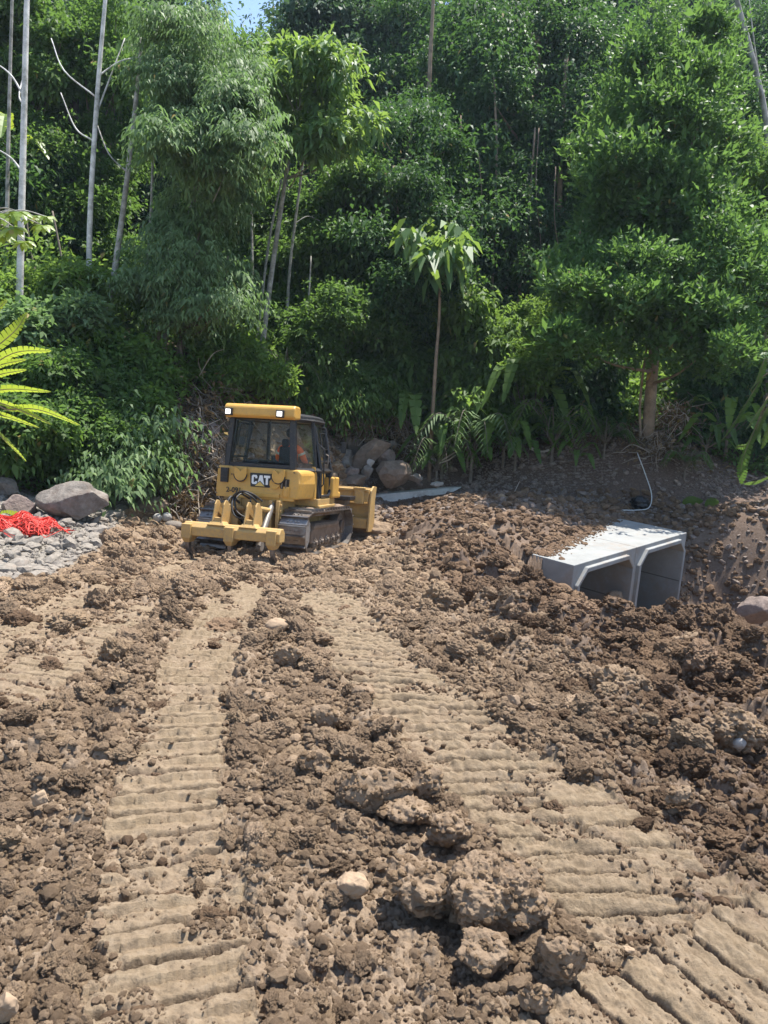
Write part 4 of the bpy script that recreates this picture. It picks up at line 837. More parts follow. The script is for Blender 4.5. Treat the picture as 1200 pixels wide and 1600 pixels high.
# inside: seat, console, wheel
SEATM = simple('seat_fabric', (.018, .018, .02), .8)
bm = bmesh.new(); add_box(bm, -.02, .42, 1.12, 1.62, 1.36, 1.48); dz('driver_seat', bm, SEATM, bevel=.04)
bm = bmesh.new(); add_loft(bm, [[(.04, 1.02, 1.46), (.36, 1.02, 1.46), (.36, 1.14, 1.46), (.04, 1.14, 1.46)], [(.08, .94, 1.96), (.32, .94, 1.96), (.32, 1.04, 1.96), (.08, 1.04, 1.96)]]); add_box(bm, .13, .27, .92, 1.0, 1.96, 2.10); dz('seat_back', bm, SEATM, bevel=.03)
bm = bmesh.new(); add_box(bm, -.5, -.25, .75, 1.6, 1.36, 1.68); add_box(bm, .36, .62, .75, 1.6, 1.36, 1.66); add_box(bm, -.4, .4, 1.72, 1.86, 1.4, 1.78); dz('console', bm, BLK, bevel=.03)
bm = bmesh.new(); add_tube(bm, [(.10, .42, 1.62), (.10, .42, 2.43)], .008, 5); dz('wiper', bm, BLK, cabf, 0)
bm = bmesh.new(); add_box(bm, -.60, .56, .42, .78, 1.50, 1.62); dz('parcel_shelf', bm, BLK, cabf, .01)

# blade with push arms
bm = bmesh.new(); arc = [(.0, .02), (-.10, .20), (-.13, .42), (-.10, .66), (.02, .92), (.06, 1.00)]
fr_ = [(3.62+.10+a, z) for a, z in arc]; bk = [(3.62+.02+a, z) for a, z in arc][::-1]
add_loft(bm, [[(x, p[0], p[1]) for p in fr_+bk] for x in (-1.27, 1.27)]); blade = dz('blade', bm, YELD, bevel=.006); blade.location.z = .17
bm = bmesh.new(); add_box(bm, -1.24, 1.24, 3.36, 3.60, .93, .985); add_box(bm, -1.24, 1.24, 3.40, 3.52, .70, .95); add_box(bm, -1.24, 1.24, 3.38, 3.52, .12, .34); dz('blade_stiffener', bm, YELD, blade, .012)
for sx in (1, -1):
    bm = bmesh.new(); add_prism(bm, [(3.30, .06), (3.86, .03), (3.80, .30), (3.76, .7), (3.84, 1.03), (3.60, 1.05), (3.40, .95), (3.36, .5)], 'x', sx*1.28-.02, sx*1.28+.02); dz('end_plate', bm, YELD, blade, .006)
    bm = bmesh.new(); add_box(bm, sx*1.04-.10, sx*1.04+.10, 3.30, 3.42, .66, 1.0); add_box(bm, sx*1.04-.13, sx*1.04+.13, 3.28, 3.44, .98, 1.02); dz('blade_gusset', bm, YELD, blade, .01)
    bm = bmesh.new(); add_box(bm, sx*1.13-.08, sx*1.13+.08, 1.5, 3.4, .30, .50) if False else add_box(bm, sx*.46-.06, sx*.46+.06, 2.2, 3.5, .36, .58); dz('push_arm', bm, YELD, bevel=.02)
    bm = bmesh.new(); add_tube(bm, [(sx*.62, 2.5, 1.2), (sx*.62, 3.35, .80)], .045, 10); add_box(bm, sx*.7-.14, sx*.7+.14, 2.9, 3.34, .80, .90); dz('tilt_cylinder', bm, STEEL, bevel=0)
bm = bmesh.new(); add_box(bm, .55, 1.0, 2.75, 3.2, .92, 1.0); dz('step', bm, BLK, bevel=.01)
V, F = icos(5)
for k, (cx, ww) in enumerate(((.1, 1.3),)):
    n1 = fbm3(V*2.5, 77, 5); Q = V*(.55+.9*n1)[:, None]*np.array([1.5, .55, .42])+np.array([.25, 4.1, .12])
    so_ = mesh_np('pushed_soil', Q, F, EARTH, True); so_.matrix_world = DZ.matrix_world.copy(); tag(so_, 'heap of soil pushed up in front of the bulldozer blade', 'soil', kind='stuff')

# ripper: beam, three shanks, brackets, lift cylinder, hoses
ry = -.72; rz = .45
bm = bmesh.new(); add_prism(bm, [(ry-.12, rz-.10), (ry+.12, rz-.10), (ry+.13, rz+.05), (ry+.05, rz+.13), (ry-.05, rz+.13), (ry-.13, rz+.05)], 'x', -.88, .88); rip = dz('ripper_beam', bm, YELD, bevel=.015)
for cx in (-.80, -.02, .74):
    bm = bmesh.new(); add_box(bm, cx-.085, cx+.085, ry-.17, ry+.15, rz-.15, rz+.10); add_loft(bm, [[(cx-.075, ry-.16, rz-.15), (cx+.075, ry-.16, rz-.15), (cx+.075, ry+.10, rz-.15), (cx-.075, ry+.10, rz-.15)], [(cx-.05, ry-.12, rz-.22), (cx+.05, ry-.12, rz-.22), (cx+.05, ry+.06, rz-.22), (cx-.05, ry+.06, rz-.22)]])
    add_tube(bm, [(cx+.08, ry-.03, rz), (cx+.125, ry-.03, rz)], .03, 8); p = dz('shank_pocket', bm, YELD, rip, .012)
    bm = bmesh.new(); pts = [(cx, ry-.03, rz-.10), (cx, ry-.05, rz-.25), (cx+.01, ry-.02, rz-.36), (cx+.02, ry+.10, rz-.45), (cx+.03, ry+.24, rz-.49)]; pts = spline(pts, 4)
    secs = []
    for q, pp in enumerate(pts):
        f_ = q/(len(pts)-1); hw = .036*(1-.35*f_); hd = .06*(1-.7*f_); t_ = (pts[min(q+1, len(pts)-1)]-pts[max(q-1, 0)]).normalized(); s_ = Vector((1, 0, 0)); u_ = t_.cross(s_).normalized()
        secs.append([pp+s_*hw+u_*hd, pp-s_*hw+u_*hd, pp-s_*hw-u_*hd, pp+s_*hw-u_*hd])
    add_loft(bm, secs); dz('shank', bm, STEEL, p, .006)
for cx in (-.28, .30):
    for dx in (-.08, .08):
        bm = bmesh.new(); pr = [(ry-.10, rz+.10), (ry+.16, rz+.06), (ry+.30, rz+.16), (ry+.26, rz+.40), (ry+.14, rz+.52), (ry+.06, rz+.53), (ry+.0, rz+.46), (ry-.04, rz+.30)]
        add_prism(bm, pr, 'x', cx+dx-.013, cx+dx+.013); dz('bracket', bm, YELD, rip, .008)
    bm = bmesh.new(); add_loft(bm, [[(cx-.17, ry-.12, rz+.11), (cx+.17, ry-.12, rz+.11), (cx+.17, ry+.13, rz+.06), (cx-.17, ry+.13, rz+.06)], [(cx-.10, ry-.06, rz+.18), (cx+.10, ry-.06, rz+.18), (cx+.10, ry+.13, rz+.16), (cx-.10, ry+.13, rz+.16)]])
    add_box(bm, cx-.06, cx+.06, ry-.06, ry+.02, rz+.17, rz+.24); dz('bracket_foot', bm, YELD, rip, .01)
    bm = bmesh.new(); add_box(bm, cx-.045, cx+.045, ry+.12, .2, rz-.04, rz+.05); dz('lower_link', bm, YELD, rip, .01)
    bm = bmesh.new(); add_tube(bm, [(cx, ry+.12, rz+.44), (cx+.06, .14, rz+.34)], .045, 10); dz('upper_link', bm, YELD, rip, 0)
bm = bmesh.new(); add_tube(bm, [(.34, .10, .92), (.40, -.42, .45)], .055, 12); add_tube(bm, [(.38, -.35, .52), (.42, -.60, .24)], .035, 10); dz('lift_cylinder', bm, simple('cylinder_grey', (.17, .15, .13), .45, .3), rip, 0)
bm = bmesh.new(); add_tube(bm, [(.36, -.50, .24), (.44, -.50, .24)], .10, 18); add_box(bm, .37, .43, -.58, -.42, .24, .36); dz('clevis', bm, simple('clevis_grey', (.22, .19, .16), .6, .2), rip, .01)
def hose(pts, r=.017): bm = bmesh.new(); add_tube(bm, spline(pts, 8), r, 7); dz('hose', bm, RUB_, bevel=0)
hose([(-.24, .15, .55), (-.26, -.15, .75), (-.24, -.30, 1.00), (-.08, -.34, 1.12), (.10, -.30, 1.06), (.22, -.2, .92), (.25, -.05, .80)], .02)
hose([(-.19, .15, .50), (-.22, -.18, .80), (-.18, -.32, 1.05), (-.02, -.38, 1.14), (.14, -.32, 1.10), (.28, -.2, .98)], .017)
hose([(-.10, .15, .98), (-.18, -.2, 1.08), (-.20, -.4, .92), (-.10, -.48, .72), (.10, -.46, .66), (.28, -.40, .66)], .017)
hose([(.02, .15, 1.0), (-.10, -.15, 1.10), (-.16, -.36, .98), (-.08, -.46, .80), (.10, -.46, .70), (.30, -.35, .70)], .014)
hose([(0, .15, .98), (.03, -.1, 1.06), (.10, -.3, .96), (.16, -.35, .84)], .014)
hose([(-.30, .12, .9), (-.30, -.25, 1.02), (-.30, -.4, .8), (-.28, -.3, .5), (-.2, -.1, .4)], .022)
hose([(-.12, .12, .45), (-.06, -.2, .62), (.0, -.35, .48), (.06, -.5, .44)], .014)

# driver
def skin_body(name, nodes, edges, mat, parent, sub=2, matw=None):
    me = bpy.data.meshes.new(name); me.from_pydata([n_[0] for n_ in nodes], edges, []); o = bpy.data.objects.new(name, me); COL.objects.link(o)
    md = o.modifiers.new('skin', 'SKIN'); md.use_smooth_shade = True
    for v, n_ in zip(me.skin_vertices[0].data, nodes): v.radius = (n_[1], n_[2] if len(n_) > 2 else n_[1])
    me.skin_vertices[0].data[0].use_root = True
    ss = o.modifiers.new('smooth', 'SUBSURF'); ss.levels = sub; ss.render_levels = sub
    dg = bpy.context.evaluated_depsgraph_get(); m2 = bpy.data.meshes.new_from_object(o.evaluated_get(dg)); o.modifiers.clear(); o.data = m2
    m2.materials.clear(); m2.materials.append(mat); o.parent = parent; return o
SKINM = simple('skin', (.22, .11, .065), .55, var=.06)
ORANGE = simple('orange_shirt', (.95, .17, .05), .75, var=.12)
REFL = simple('reflective_tape', (.62, .60, .45), .4, var=.05)
DARKT = simple('dark_trousers', (.03, .035, .06), .85)
HAIR = simple('dark_hair', (.012, .010, .009), .7)
PR = empty('person'); PR.matrix_world = DZ.matrix_world @ Matrix.Translation((.20, 1.22, 1.50))
tag(PR, 'person in an orange work shirt with reflective bands seated at the controls in the cab', 'person')
nb = [((0, 0, .06), .14, .12), ((0, .01, .22), .14, .11), ((0, .01, .38), .17, .11), ((0, 0, .48), .09, .08), ((0, .01, .54), .05), ((0, .02, .60), .07, .085), ((0, .03, .69), .078, .095), ((0, .02, .76), .05, .07),
      ((.19, .0, .43), .055), ((.27, .06, .22), .045), ((.24, .28, .16), .032), ((.24, .34, .16), .024), ((-.19, 0, .43), .055), ((-.27, .06, .22), .045), ((-.24, .28, .16), .032), ((-.24, .34, .16), .024),
      ((.10, .20, .03), .085), ((.12, .42, .0), .06), ((.12, .46, -.32), .042), ((.12, .56, -.36), .035), ((-.10, .20, .03), .085), ((-.12, .42, .0), .06), ((-.12, .46, -.32), .042), ((-.12, .56, -.36), .035)]
eb = [(0, 1), (1, 2), (2, 3), (3, 4), (4, 5), (5, 6), (6, 7), (3, 8), (8, 9), (9, 10), (10, 11), (3, 12), (12, 13), (13, 14), (14, 15), (0, 16), (16, 17), (17, 18), (18, 19), (0, 20), (20, 21), (21, 22), (22, 23)]
skin_body('body', nb, eb, SKINM, PR)
sh = [((0, 0, .05), .155, .135), ((0, .01, .22), .155, .125), ((0, .01, .38), .185, .125), ((0, 0, .47), .11, .09), ((.19, .0, .425), .07), ((.275, .06, .22), .062), ((.245, .26, .165), .045), ((-.19, 0, .425), .07), ((-.275, .06, .22), .062), ((-.245, .26, .165), .045)]
skin_body('shirt', sh, [(0, 1), (1, 2), (2, 3), (3, 4), (4, 5), (5, 6), (3, 7), (7, 8), (8, 9)], ORANGE, PR)
for sx in (1, -1):
    bm = bmesh.new(); a = Vector((sx*.225, .025, .34)); d = Vector((sx*.075, .06, -.20)).normalized(); add_tube(bm, [a-d*.022, a+d*.022], .074, 14)
    bobj('reflective_band', bm, REFL, PR, smooth=True)
tr_ = [((0, 0, .04), .15, .13), ((.10, .20, .03), .098), ((.12, .42, .0), .072), ((.12, .46, -.30), .055), ((-.10, .20, .03), .098), ((-.12, .42, .0), .072), ((-.12, .46, -.30), .055)]
skin_body('trousers', tr_, [(0, 1), (1, 2), (2, 3), (0, 4), (4, 5), (5, 6)], DARKT, PR)
V, F = icos(4); n1 = fbm3(V*4, 12, 3); Q = V*(1+.1*(n1-.5))[:, None]*np.array([.092, .112, .10])+np.array([0, .005, .725]); Q[:, 1] = np.minimum(Q[:, 1], .09+(Q[:, 2]-.70)*.3); mesh_np('hair', Q, F, HAIR, True, parent=PR)
for sx in (1, -1):
    for k in range(4):
        skin_body('finger', [((sx*.24+(k-1.5)*.018, .35, .165), .009), ((sx*.24+(k-1.5)*.019, .385, .15-.002*k), .008), ((sx*.24+(k-1.5)*.019, .395, .125), .007)], [(0, 1), (1, 2)], SKINM, PR, 1)
    skin_body('thumb', [((sx*.24-sx*.025, .335, .165), .010), ((sx*.24-sx*.045, .365, .15), .009), ((sx*.24-sx*.04, .39, .13), .008)], [(0, 1), (1, 2)], SKINM, PR, 1)
bm = bmesh.new(); add_box(bm, -.008, .008, .125, .15, .655, .69); add_box(bm, -.028, .028, .118, .128, .63, .638); bobj('face_detail', bm, SKINM, PR, bevel=.004)

# ------------------------------------------------------------------ vegetation
def nrm(a): return a/np.maximum(1e-6, np.linalg.norm(a, axis=-1, keepdims=True))
def leaf_quads(P, D, N_, L, W, droop=.15, fold=.12):
    D = nrm(D); S = nrm(np.cross(D, N_)); N_ = nrm(np.cross(S, D)); L = L[:, None]; W = W[:, None]
    mid = P+D*L*.45; tip = P+D*L; tip[:, 2] -= droop*L[:, 0]
    V = np.stack([P, mid+S*W/2+N_*W*fold, tip, mid-S*W/2+N_*W*fold], 1)
    return V
class Leaves:
    def __init__(s): s.V = []; s.R = []
    def add(s, V, R): s.V.append(V.reshape(-1, 4, 3)); s.R.append(R)
    def build(s, name, mat, parent=None, off=None):
        V = np.concatenate(s.V); R = np.concatenate(s.R); n = len(V)
        if off is not None: V = V-np.array(off)
        F = np.arange(n*4).reshape(n, 4)
        return mesh_np(name, V.reshape(-1, 3), F, mat, False, {'rnd': ('FACE', R)}, parent)
def cloud(lv, c, R, n, rs, L=.16, ar=.42, sprig=7, droop=.2, spread=.22, up=.3, style='rosette', tone=None, shell=.28):
    """leaves in sprigs on the outer part of one lobe of a crown"""
    m = max(1, n//sprig); d = nrm(rs.randn(m, 3)); d[:, 2] = np.where(rs.rand(m) < .55, np.abs(d[:, 2]), d[:, 2]); r = 1-np.abs(rs.randn(m))*shell+(rs.rand(m) < .22)*rs.rand(m)*.75
    C_ = c+R*d*r[:, None]; ton = (rs.rand() if tone is None else tone)
    if style == 'droop':        # arching twig with hanging leaflets on both sides
        ax = nrm(d*np.array([1, 1, .3])+rs.randn(m, 3)*.35); k = np.arange(sprig)/(sprig-1.0)-.15
        P = C_[:, None]+ax[:, None]*(k*spread*3)[None, :, None]; P[..., 2] -= (k**2*spread*1.3)[None]
        side = nrm(np.cross(ax, [0, 0, 1.0]))[:, None]*np.where(np.arange(sprig) % 2, 1, -1)[None, :, None]
        D = side*.8+ax[:, None]*.5+np.array([0, 0, -.75])+rs.randn(m, sprig, 3)*.22
    else:
        P = C_[:, None]+rs.randn(m, sprig, 3)*spread*L*2.2
        D = d[:, None]*.6+rs.randn(m, sprig, 3)*.75+np.array([0, 0, up-droop])
    N_ = np.array([0, 0, 1.0])+d[:, None]*.5+rs.randn(m, sprig, 3)*.35
    q = m*sprig; P = P.reshape(q, 3); D = D.reshape(q, 3); N_ = np.broadcast_to(N_, (m, sprig, 3)).reshape(q, 3)
    LL = L*(.7+.6*rs.rand(q))*np.repeat(.7+.65*rs.rand(m)**2, sprig); V = leaf_quads(P, D, N_, LL, LL*ar, droop)
    lv.add(V, np.where(rs.rand(q) < .006, .99, np.clip(.36*ton+.45*rs.rand(q)+.15*np.repeat(rs.rand(m), sprig), 0, .95)))
def limb(bm, pts, r0, r1, n=7):
    p = spline(pts, 5); add_tube(bm, p, [r0+(r1-r0)*i/(len(p)-1) for i in range(len(p))], n)
def W3(px, py, Y): return np.array(at(px, py, Y)[:])
def tree(name, label, cat, base_px, Y, trunk_px, r0, env, leafmat, bark, n, seed, group=None, depth=1.6, lobe=(.55, 1.1), dens=1.0, leafpart='crown', base_xyz=None, trunks2=(), **kw):
    rs = np.random.RandomState(seed)
    if base_xyz is not None: b = np.array(base_xyz, float)
    else:
        b = W3(*base_px, Y); b[2] = g(b[0], b[1])-.1
    root = empty(name, b); tag(root, label, cat, group)
    pts = [np.zeros(3)]+[W3(x, y, Y+(k*.15))-b for k, (x, y) in enumerate(trunk_px)]
    bm = bmesh.new(); limb(bm, pts, r0, r0*.45, 9)
    P = np.array([v[:] for v in spline(pts, 5)])
    lv = Leaves(); lobes = []
    tot = sum(e[2]*e[3] for e in env); sc = Y/FPX
    L0 = kw.pop('L', .16); cone = kw.pop('cone', .5 if (max(e[1] for e in env)-min(e[1] for e in env)) < 200 else 1.5); y0_ = min(e[1] for e in env); y1_ = max(e[1] for e in env)+1
    for e in env:
        k = max(1, int(round(dens*e[2]*e[3]*sc*sc/(.42*((lobe[0]+lobe[1])/2)**2)/1.0)))
        for i in range(k):
            a = rs.rand()*6.283; r = math.sqrt(rs.rand()); u, v = r*math.cos(a), r*math.sin(a); dd = math.sqrt(max(0, 1-r*r))
            c = W3(e[0]+u*e[2]*.85, e[1]+v*e[3]*.85, Y+.35*cone-cone*(e[1]-y0_)/(y1_-y0_)+(rs.rand()*2-1)*depth*(.35+.65*dd)); R = lobe[0]+(lobe[1]-lobe[0])*rs.rand()
            lobes.append((c-b, R*np.array([1.05, 1.05, .72])))
    for c, R in lobes:
        cloud(lv, c, R, max(20, int(n/len(lobes)*(.45+1.1*rs.rand()))), rs, L=L0*(.75+.5*rs.rand()), **kw)
    idx = rs.permutation(len(lobes))[:26]
    for i in idx:
        c = lobes[i][0]; below = P[P[:, 2] < c[2]-.3] if (P[:, 2] < c[2]-.3).any() else P[:1]; st = below[np.argmin(((below-c)**2).sum(1))]
        if np.linalg.norm(c-st) < 6: limb(bm, [st, st*.5+c*.5+rs.randn(3)*.15+np.array([0, 0, -.15]), c], max(.02, r0*.30), .012, 5)
    bobj('trunk', bm, bark, root, smooth=True); lv.build(leafpart, leafmat, root)
    return root

tree('broadleaf_tree', 'tall dense glossy leaved tree rising behind the culvert on a single grey trunk', 'tree', (1012, 684), 20.3, [(1018, 600), (1026, 500), (1032, 400), (1040, 250), (1050, 100)], .17,
     [(1060, 75, 85, 60), (1030, 150, 120, 75), (1085, 190, 95, 80), (960, 240, 70, 60), (1010, 300, 110, 60), (1110, 300, 90, 80), (930, 370, 80, 50), (1030, 400, 120, 70), (1130, 410, 90, 70), (920, 450, 80, 60), (1010, 500, 120, 65), (1110, 520, 90, 60), (900, 530, 55, 45)],
     L_GLOSS, BARK_TAN, 92000, 1, lobe=(.38, .8), L=.18, ar=.42, sprig=8, spread=.22, up=.5, droop=.05, depth=2.0, cone=3.4)
tree('sapling', 'slender sapling with a bare straight stem and drooping pale leaves before the dark forest centre', 'tree', (674, 684), 20.9, [(680, 580), (686, 500), (688, 415), (690, 380)], .06,
     [(652, 372, 22, 20), (668, 395, 24, 24), (700, 400, 28, 26), (724, 375, 20, 18), (690, 372, 20, 14)], L_CEC, BARK_TAN, 760, 2, lobe=(.25, .45), L=.33, ar=.6, sprig=4, droop=.55, spread=.15, up=-.2, depth=.7)
tree('feathery_tree', 'airy grey green tree with drooping feathery leaflets rising left of the cab', 'tree', (252, 604), 18.6, [(256, 540), (270, 470), (300, 330), (320, 180), (310, 70)], .09,
     [(290, 45, 45, 32), (330, 112, 80, 50), (265, 110, 50, 45), (385, 130, 35, 45), (320, 180, 90, 50), (262, 210, 40, 40), (380, 220, 45, 45), (320, 270, 70, 40), (280, 330, 45, 30), (350, 320, 45, 28)],
     L_GREY, BARK_PALE, 52000, 3, lobe=(.28, .6), L=.135, ar=.32, sprig=9, spread=.17, style='droop', droop=.35, depth=2.0, dens=.62)
tree('feathery_tree', 'younger bushy feathery tree above the cab roof, its leaves reaching low', 'tree', (285, 612), 18.0, [(282, 540), (280, 480), (300, 400)], .06,
     [(280, 390, 60, 45), (260, 450, 60, 45), (330, 420, 50, 30), (300, 480, 50, 30), (370, 470, 40, 28)],
     L_GREY, BARK, 24000, 4, lobe=(.28, .55), L=.135, ar=.30, sprig=9, spread=.17, style='droop', droop=.35, depth=1.4)
tree('palmate_tree', 'bright green tree with big fingered leaves on leaning pale trunks above the cab', 'tree', (402, 625), 20.0, [(412, 520), (428, 400), (446, 280), (460, 190), (480, 110)], .085,
     [(470, 90, 55, 28), (520, 110, 45, 30), (430, 130, 40, 28), (490, 150, 70, 28), (550, 195, 40, 28), (440, 210, 40, 24), (510, 215, 50, 24)], L_CEC, BARK_PALE, 9000, 5, lobe=(.3, .6), L=.27, ar=.34, sprig=7, spread=.08, droop=.35, up=.1, depth=1.6, dens=1.1)
tree('vine_covered_tree', 'dark vine draped tree mound with pointed sunlit top left of the forest centre', 'tree', (640, 600), 24.5, [(640, 450), (640, 300), (640, 180)], .14,
     [(640, 170, 35, 45), (600, 240, 45, 60), (670, 250, 55, 70), (640, 330, 80, 80), (590, 380, 60, 60), (690, 400, 60, 60), (640, 460, 80, 50)],
     L_DARK, BARK, 52000, 6, cone=3.0, lobe=(.5, 1.0), L=.15, ar=.5, sprig=7, spread=.3, droop=.3, up=.0, depth=2.2)
tree('vine_covered_tree', 'rounded leafy mound right behind the palmate tree with pale hanging growth', 'tree', (540, 590), 23.6, [(540, 480), (545, 350), (550, 280)], .12,
     [(545, 280, 45, 40), (575, 310, 35, 45), (520, 350, 60, 50), (560, 400, 55, 50), (500, 420, 50, 40)], L_MID, BARK, 34000, 7, lobe=(.45, .85), L=.15, ar=.45, sprig=7, spread=.3, droop=.3, up=0, depth=1.8)
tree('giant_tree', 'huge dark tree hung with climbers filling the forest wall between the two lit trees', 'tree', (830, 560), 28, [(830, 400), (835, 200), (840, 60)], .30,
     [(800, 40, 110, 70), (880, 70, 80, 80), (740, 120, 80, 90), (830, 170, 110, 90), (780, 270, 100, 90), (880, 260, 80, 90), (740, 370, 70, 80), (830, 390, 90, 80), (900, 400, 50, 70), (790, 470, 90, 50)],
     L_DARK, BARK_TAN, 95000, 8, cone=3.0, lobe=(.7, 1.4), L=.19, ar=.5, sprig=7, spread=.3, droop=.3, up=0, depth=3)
tree('shrub', 'rounded shrub mass beyond the cab with a paler sunlit crown', 'shrub', (500, 640), 21, [(500, 590), (505, 540)], .05,
     [(510, 470, 50, 30), (480, 510, 50, 40), (545, 500, 40, 35), (500, 560, 60, 45), (455, 570, 35, 40), (550, 570, 40, 45), (580, 520, 30, 40)], L_MID, BARK, 36000, 9, lobe=(.35, .7), L=.14, ar=.45, sprig=7, spread=.3, droop=.3, up=.2, depth=1.4)
tree('shrub', 'dense dark green shrub bank overhanging the stones left of the bulldozer', 'shrub', (170, 775), 15.6, [(170, 735), (170, 690)], .05,
     [(110, 585, 40, 20), (175, 610, 45, 28), (90, 650, 50, 32), (150, 670, 55, 36), (205, 670, 30, 32), (80, 700, 38, 28), (155, 715, 50, 30), (215, 715, 24, 26), (185, 748, 45, 18)], L_MID, BARK, 44000, 10, lobe=(.22, .6), L=.13, ar=.5, sprig=7, spread=.3, droop=.3, up=.2, depth=1.1)
tree('shrub', 'leafy shrub at the left edge above the dark boulder', 'shrub', (30, 770), 14.4, [(30, 720), (30, 680)], .05,
     [(20, 640, 45, 30), (45, 685, 40, 28), (5, 705, 30, 22), (-60, 680, 50, 60)], L_MID, BARK, 20000, 11, lobe=(.3, .6), L=.15, ar=.5, sprig=7, spread=.3, droop=.3, up=.2, depth=1.0)
tree('shrub', 'light green shrub on the slope between the two left pale trunks', 'shrub', (95, 560), 17.8, [(95, 520), (95, 480)], .05,
     [(90, 450, 40, 35), (70, 500, 40, 35), (110, 520, 45, 30)], L_BRIGHT, BARK, 12000, 12, lobe=(.3, .6), L=.16, ar=.5, sprig=7, spread=.3, droop=.2, up=.3, depth=.9)
tree('shrub', 'sunlit shrub on the slope over the red bank, left of the cab roof', 'shrub', (330, 600), 18.8, [(330, 580), (330, 560)], .04,
     [(320, 540, 45, 25), (370, 560, 35, 30), (340, 590, 50, 22), (420, 590, 30, 25)], L_BRIGHT, BARK, 13000, 13, lobe=(.25, .5), L=.15, ar=.45, sprig=7, spread=.3, droop=.2, up=.3, depth=.9)
tree('shrub', 'yellowish shrub spilling left from under the tall glossy tree', 'shrub', (850, 600), 21.9, [(850, 560), (850, 520)], .05,
     [(850, 490, 45, 30), (810, 530, 40, 30), (880, 520, 45, 40), (840, 570, 50, 35)], L_BRIGHT, BARK, 20000, 14, lobe=(.3, .6), L=.13, ar=.45, sprig=7, spread=.3, droop=.2, up=.3, depth=1.2)
tree('broadleaf_tree', 'light green bushy tree cut by the right edge behind the glossy tree', 'tree', (1200, 640), 22.5, [(1200, 560), (1200, 400)], .1,
     [(1190, 260, 50, 45), (1210, 340, 70, 60), (1180, 410, 50, 50), (1230, 460, 70, 70)], L_BRIGHT, BARK_PALE, 22000, 15, lobe=(.4, .8), L=.18, ar=.45, sprig=7, spread=.3, droop=.2, up=.3, depth=1.5)
tree('broadleaf_tree', 'mid green tree at the top left behind the tallest pale trunk', 'tree', (60, 520), 22.5, [(60, 400), (60, 200)], .1,
     [(40, 40, 70, 60), (90, 110, 60, 60), (20, 150, 60, 60), (60, 220, 60, 60), (-40, 100, 60, 100)], L_MID, BARK, 42000, 16, lobe=(.45, .9), L=.16, ar=.45, sprig=7, spread=.3, droop=.3, up=.1, depth=1.8)
tree('broadleaf_tree', 'shady tree between the second and third pale trunks', 'tree', (160, 520), 22.8, [(160, 400), (160, 250)], .1,
     [(150, 60, 60, 60), (190, 150, 50, 50), (130, 240, 50, 60), (180, 290, 50, 50), (100, 350, 50, 50), (170, 400, 50, 40)], L_MID, BARK, 40000, 17, lobe=(.45, .9), L=.16, ar=.45, sprig=7, spread=.3, droop=.3, up=.1, depth=1.8)
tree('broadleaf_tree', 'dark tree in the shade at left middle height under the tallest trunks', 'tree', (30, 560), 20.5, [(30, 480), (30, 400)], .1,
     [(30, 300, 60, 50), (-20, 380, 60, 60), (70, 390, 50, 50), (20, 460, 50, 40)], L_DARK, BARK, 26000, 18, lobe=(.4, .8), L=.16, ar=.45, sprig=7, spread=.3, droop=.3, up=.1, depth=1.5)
tree('broadleaf_tree', 'tree behind the palmate tree and the bare twin stems', 'tree', (400, 560), 25, [(400, 400), (400, 200)], .12,
     [(400, 300, 60, 60), (440, 400, 50, 60), (380, 420, 50, 50), (450, 480, 45, 40), (370, 120, 40, 50)], L_MID, BARK, 34000, 19, lobe=(.5, .9), L=.17, ar=.45, sprig=7, spread=.3, droop=.3, up=.1, depth=1.8)
tree('broadleaf_tree', 'dark evergreen crown against the sky right of the small gap of blue', 'tree', (460, 480), 34, [(460, 300), (455, 100)], .2,
     [(490, 55, 35, 50), (530, 30, 50, 50), (550, 60, 50, 60), (600, 110, 50, 60)], L_BLUE, BARK, 36000, 20, lobe=(.8, 1.4), L=.24, ar=.5, sprig=7, spread=.3, droop=.3, up=.1, depth=2.5)

# bare trunks
def bare(label, pts, Y, r0, bark, branches=(), name='tree_trunk', cat='tree'):
    b = W3(*pts[0], Y); b[2] = g(b[0], b[1])-.15; root = empty(name, b); tag(root, label, cat)
    P = [np.zeros(3)]+[W3(x, y, Y+.2*k)-b for k, (x, y) in enumerate(pts[1:])]
    bm = bmesh.new(); limb(bm, P, r0, r0*.55, 10); bobj('trunk', bm, bark, root, smooth=True)
    for (a, c, d) in branches:
        q = [W3(*a, Y+.2)-b, W3(*c, Y+.5)-b, W3(*d, Y+.9)-b]; bm = bmesh.new(); limb(bm, q, r0*.30, .012, 6); bobj('branch', bm, bark, root, smooth=True)
    return root
bare('tallest white trunk at the far left with bare side branches', [(28, 560), (32, 400), (37, 200), (42, 0), (45, -60)], 17.0, .085, BARK_WHITE, [((37, 150), (15, 115), (-20, 90)), ((36, 270), (15, 245), (-20, 225)), ((38, 165), (30, 150), (36, 120))])
bare('grey trunk behind the tallest white one, second from the left at the top', [(140, 530), (140, 360), (152, 150), (168, -40)], 18.3, .075, BARK_WHITE, [((152, 120), (190, 95), (235, 88)), ((146, 220), (118, 200), (95, 145)), ((150, 180), (180, 100), (195, 60)), ((148, 150), (100, 110), (80, 60))])
bare('leaning pale trunk third from the left with a mossy foot', [(158, 560), (178, 430), (196, 300), (210, 180), (222, 60)], 18.2, .08, BARK_PALE, [((200, 270), (170, 240), (150, 190))])
bare('thin straight pale stem left of the leaning trunks over the cab', [(394, 600), (394, 430), (393, 330), (390, 180)], 20.8, .045, BARK_PALE)
bare('slim pale stem leaning right of the palmate tree trunk', [(445, 560), (452, 430), (466, 310), (482, 190)], 21.5, .05, BARK_PALE, [((460, 350), (480, 338), (500, 345))])
bare('short crooked pale stem beside the palmate tree trunk low down', [(392, 625), (405, 500), (420, 380), (440, 280)], 20.4, .045, BARK_PALE)
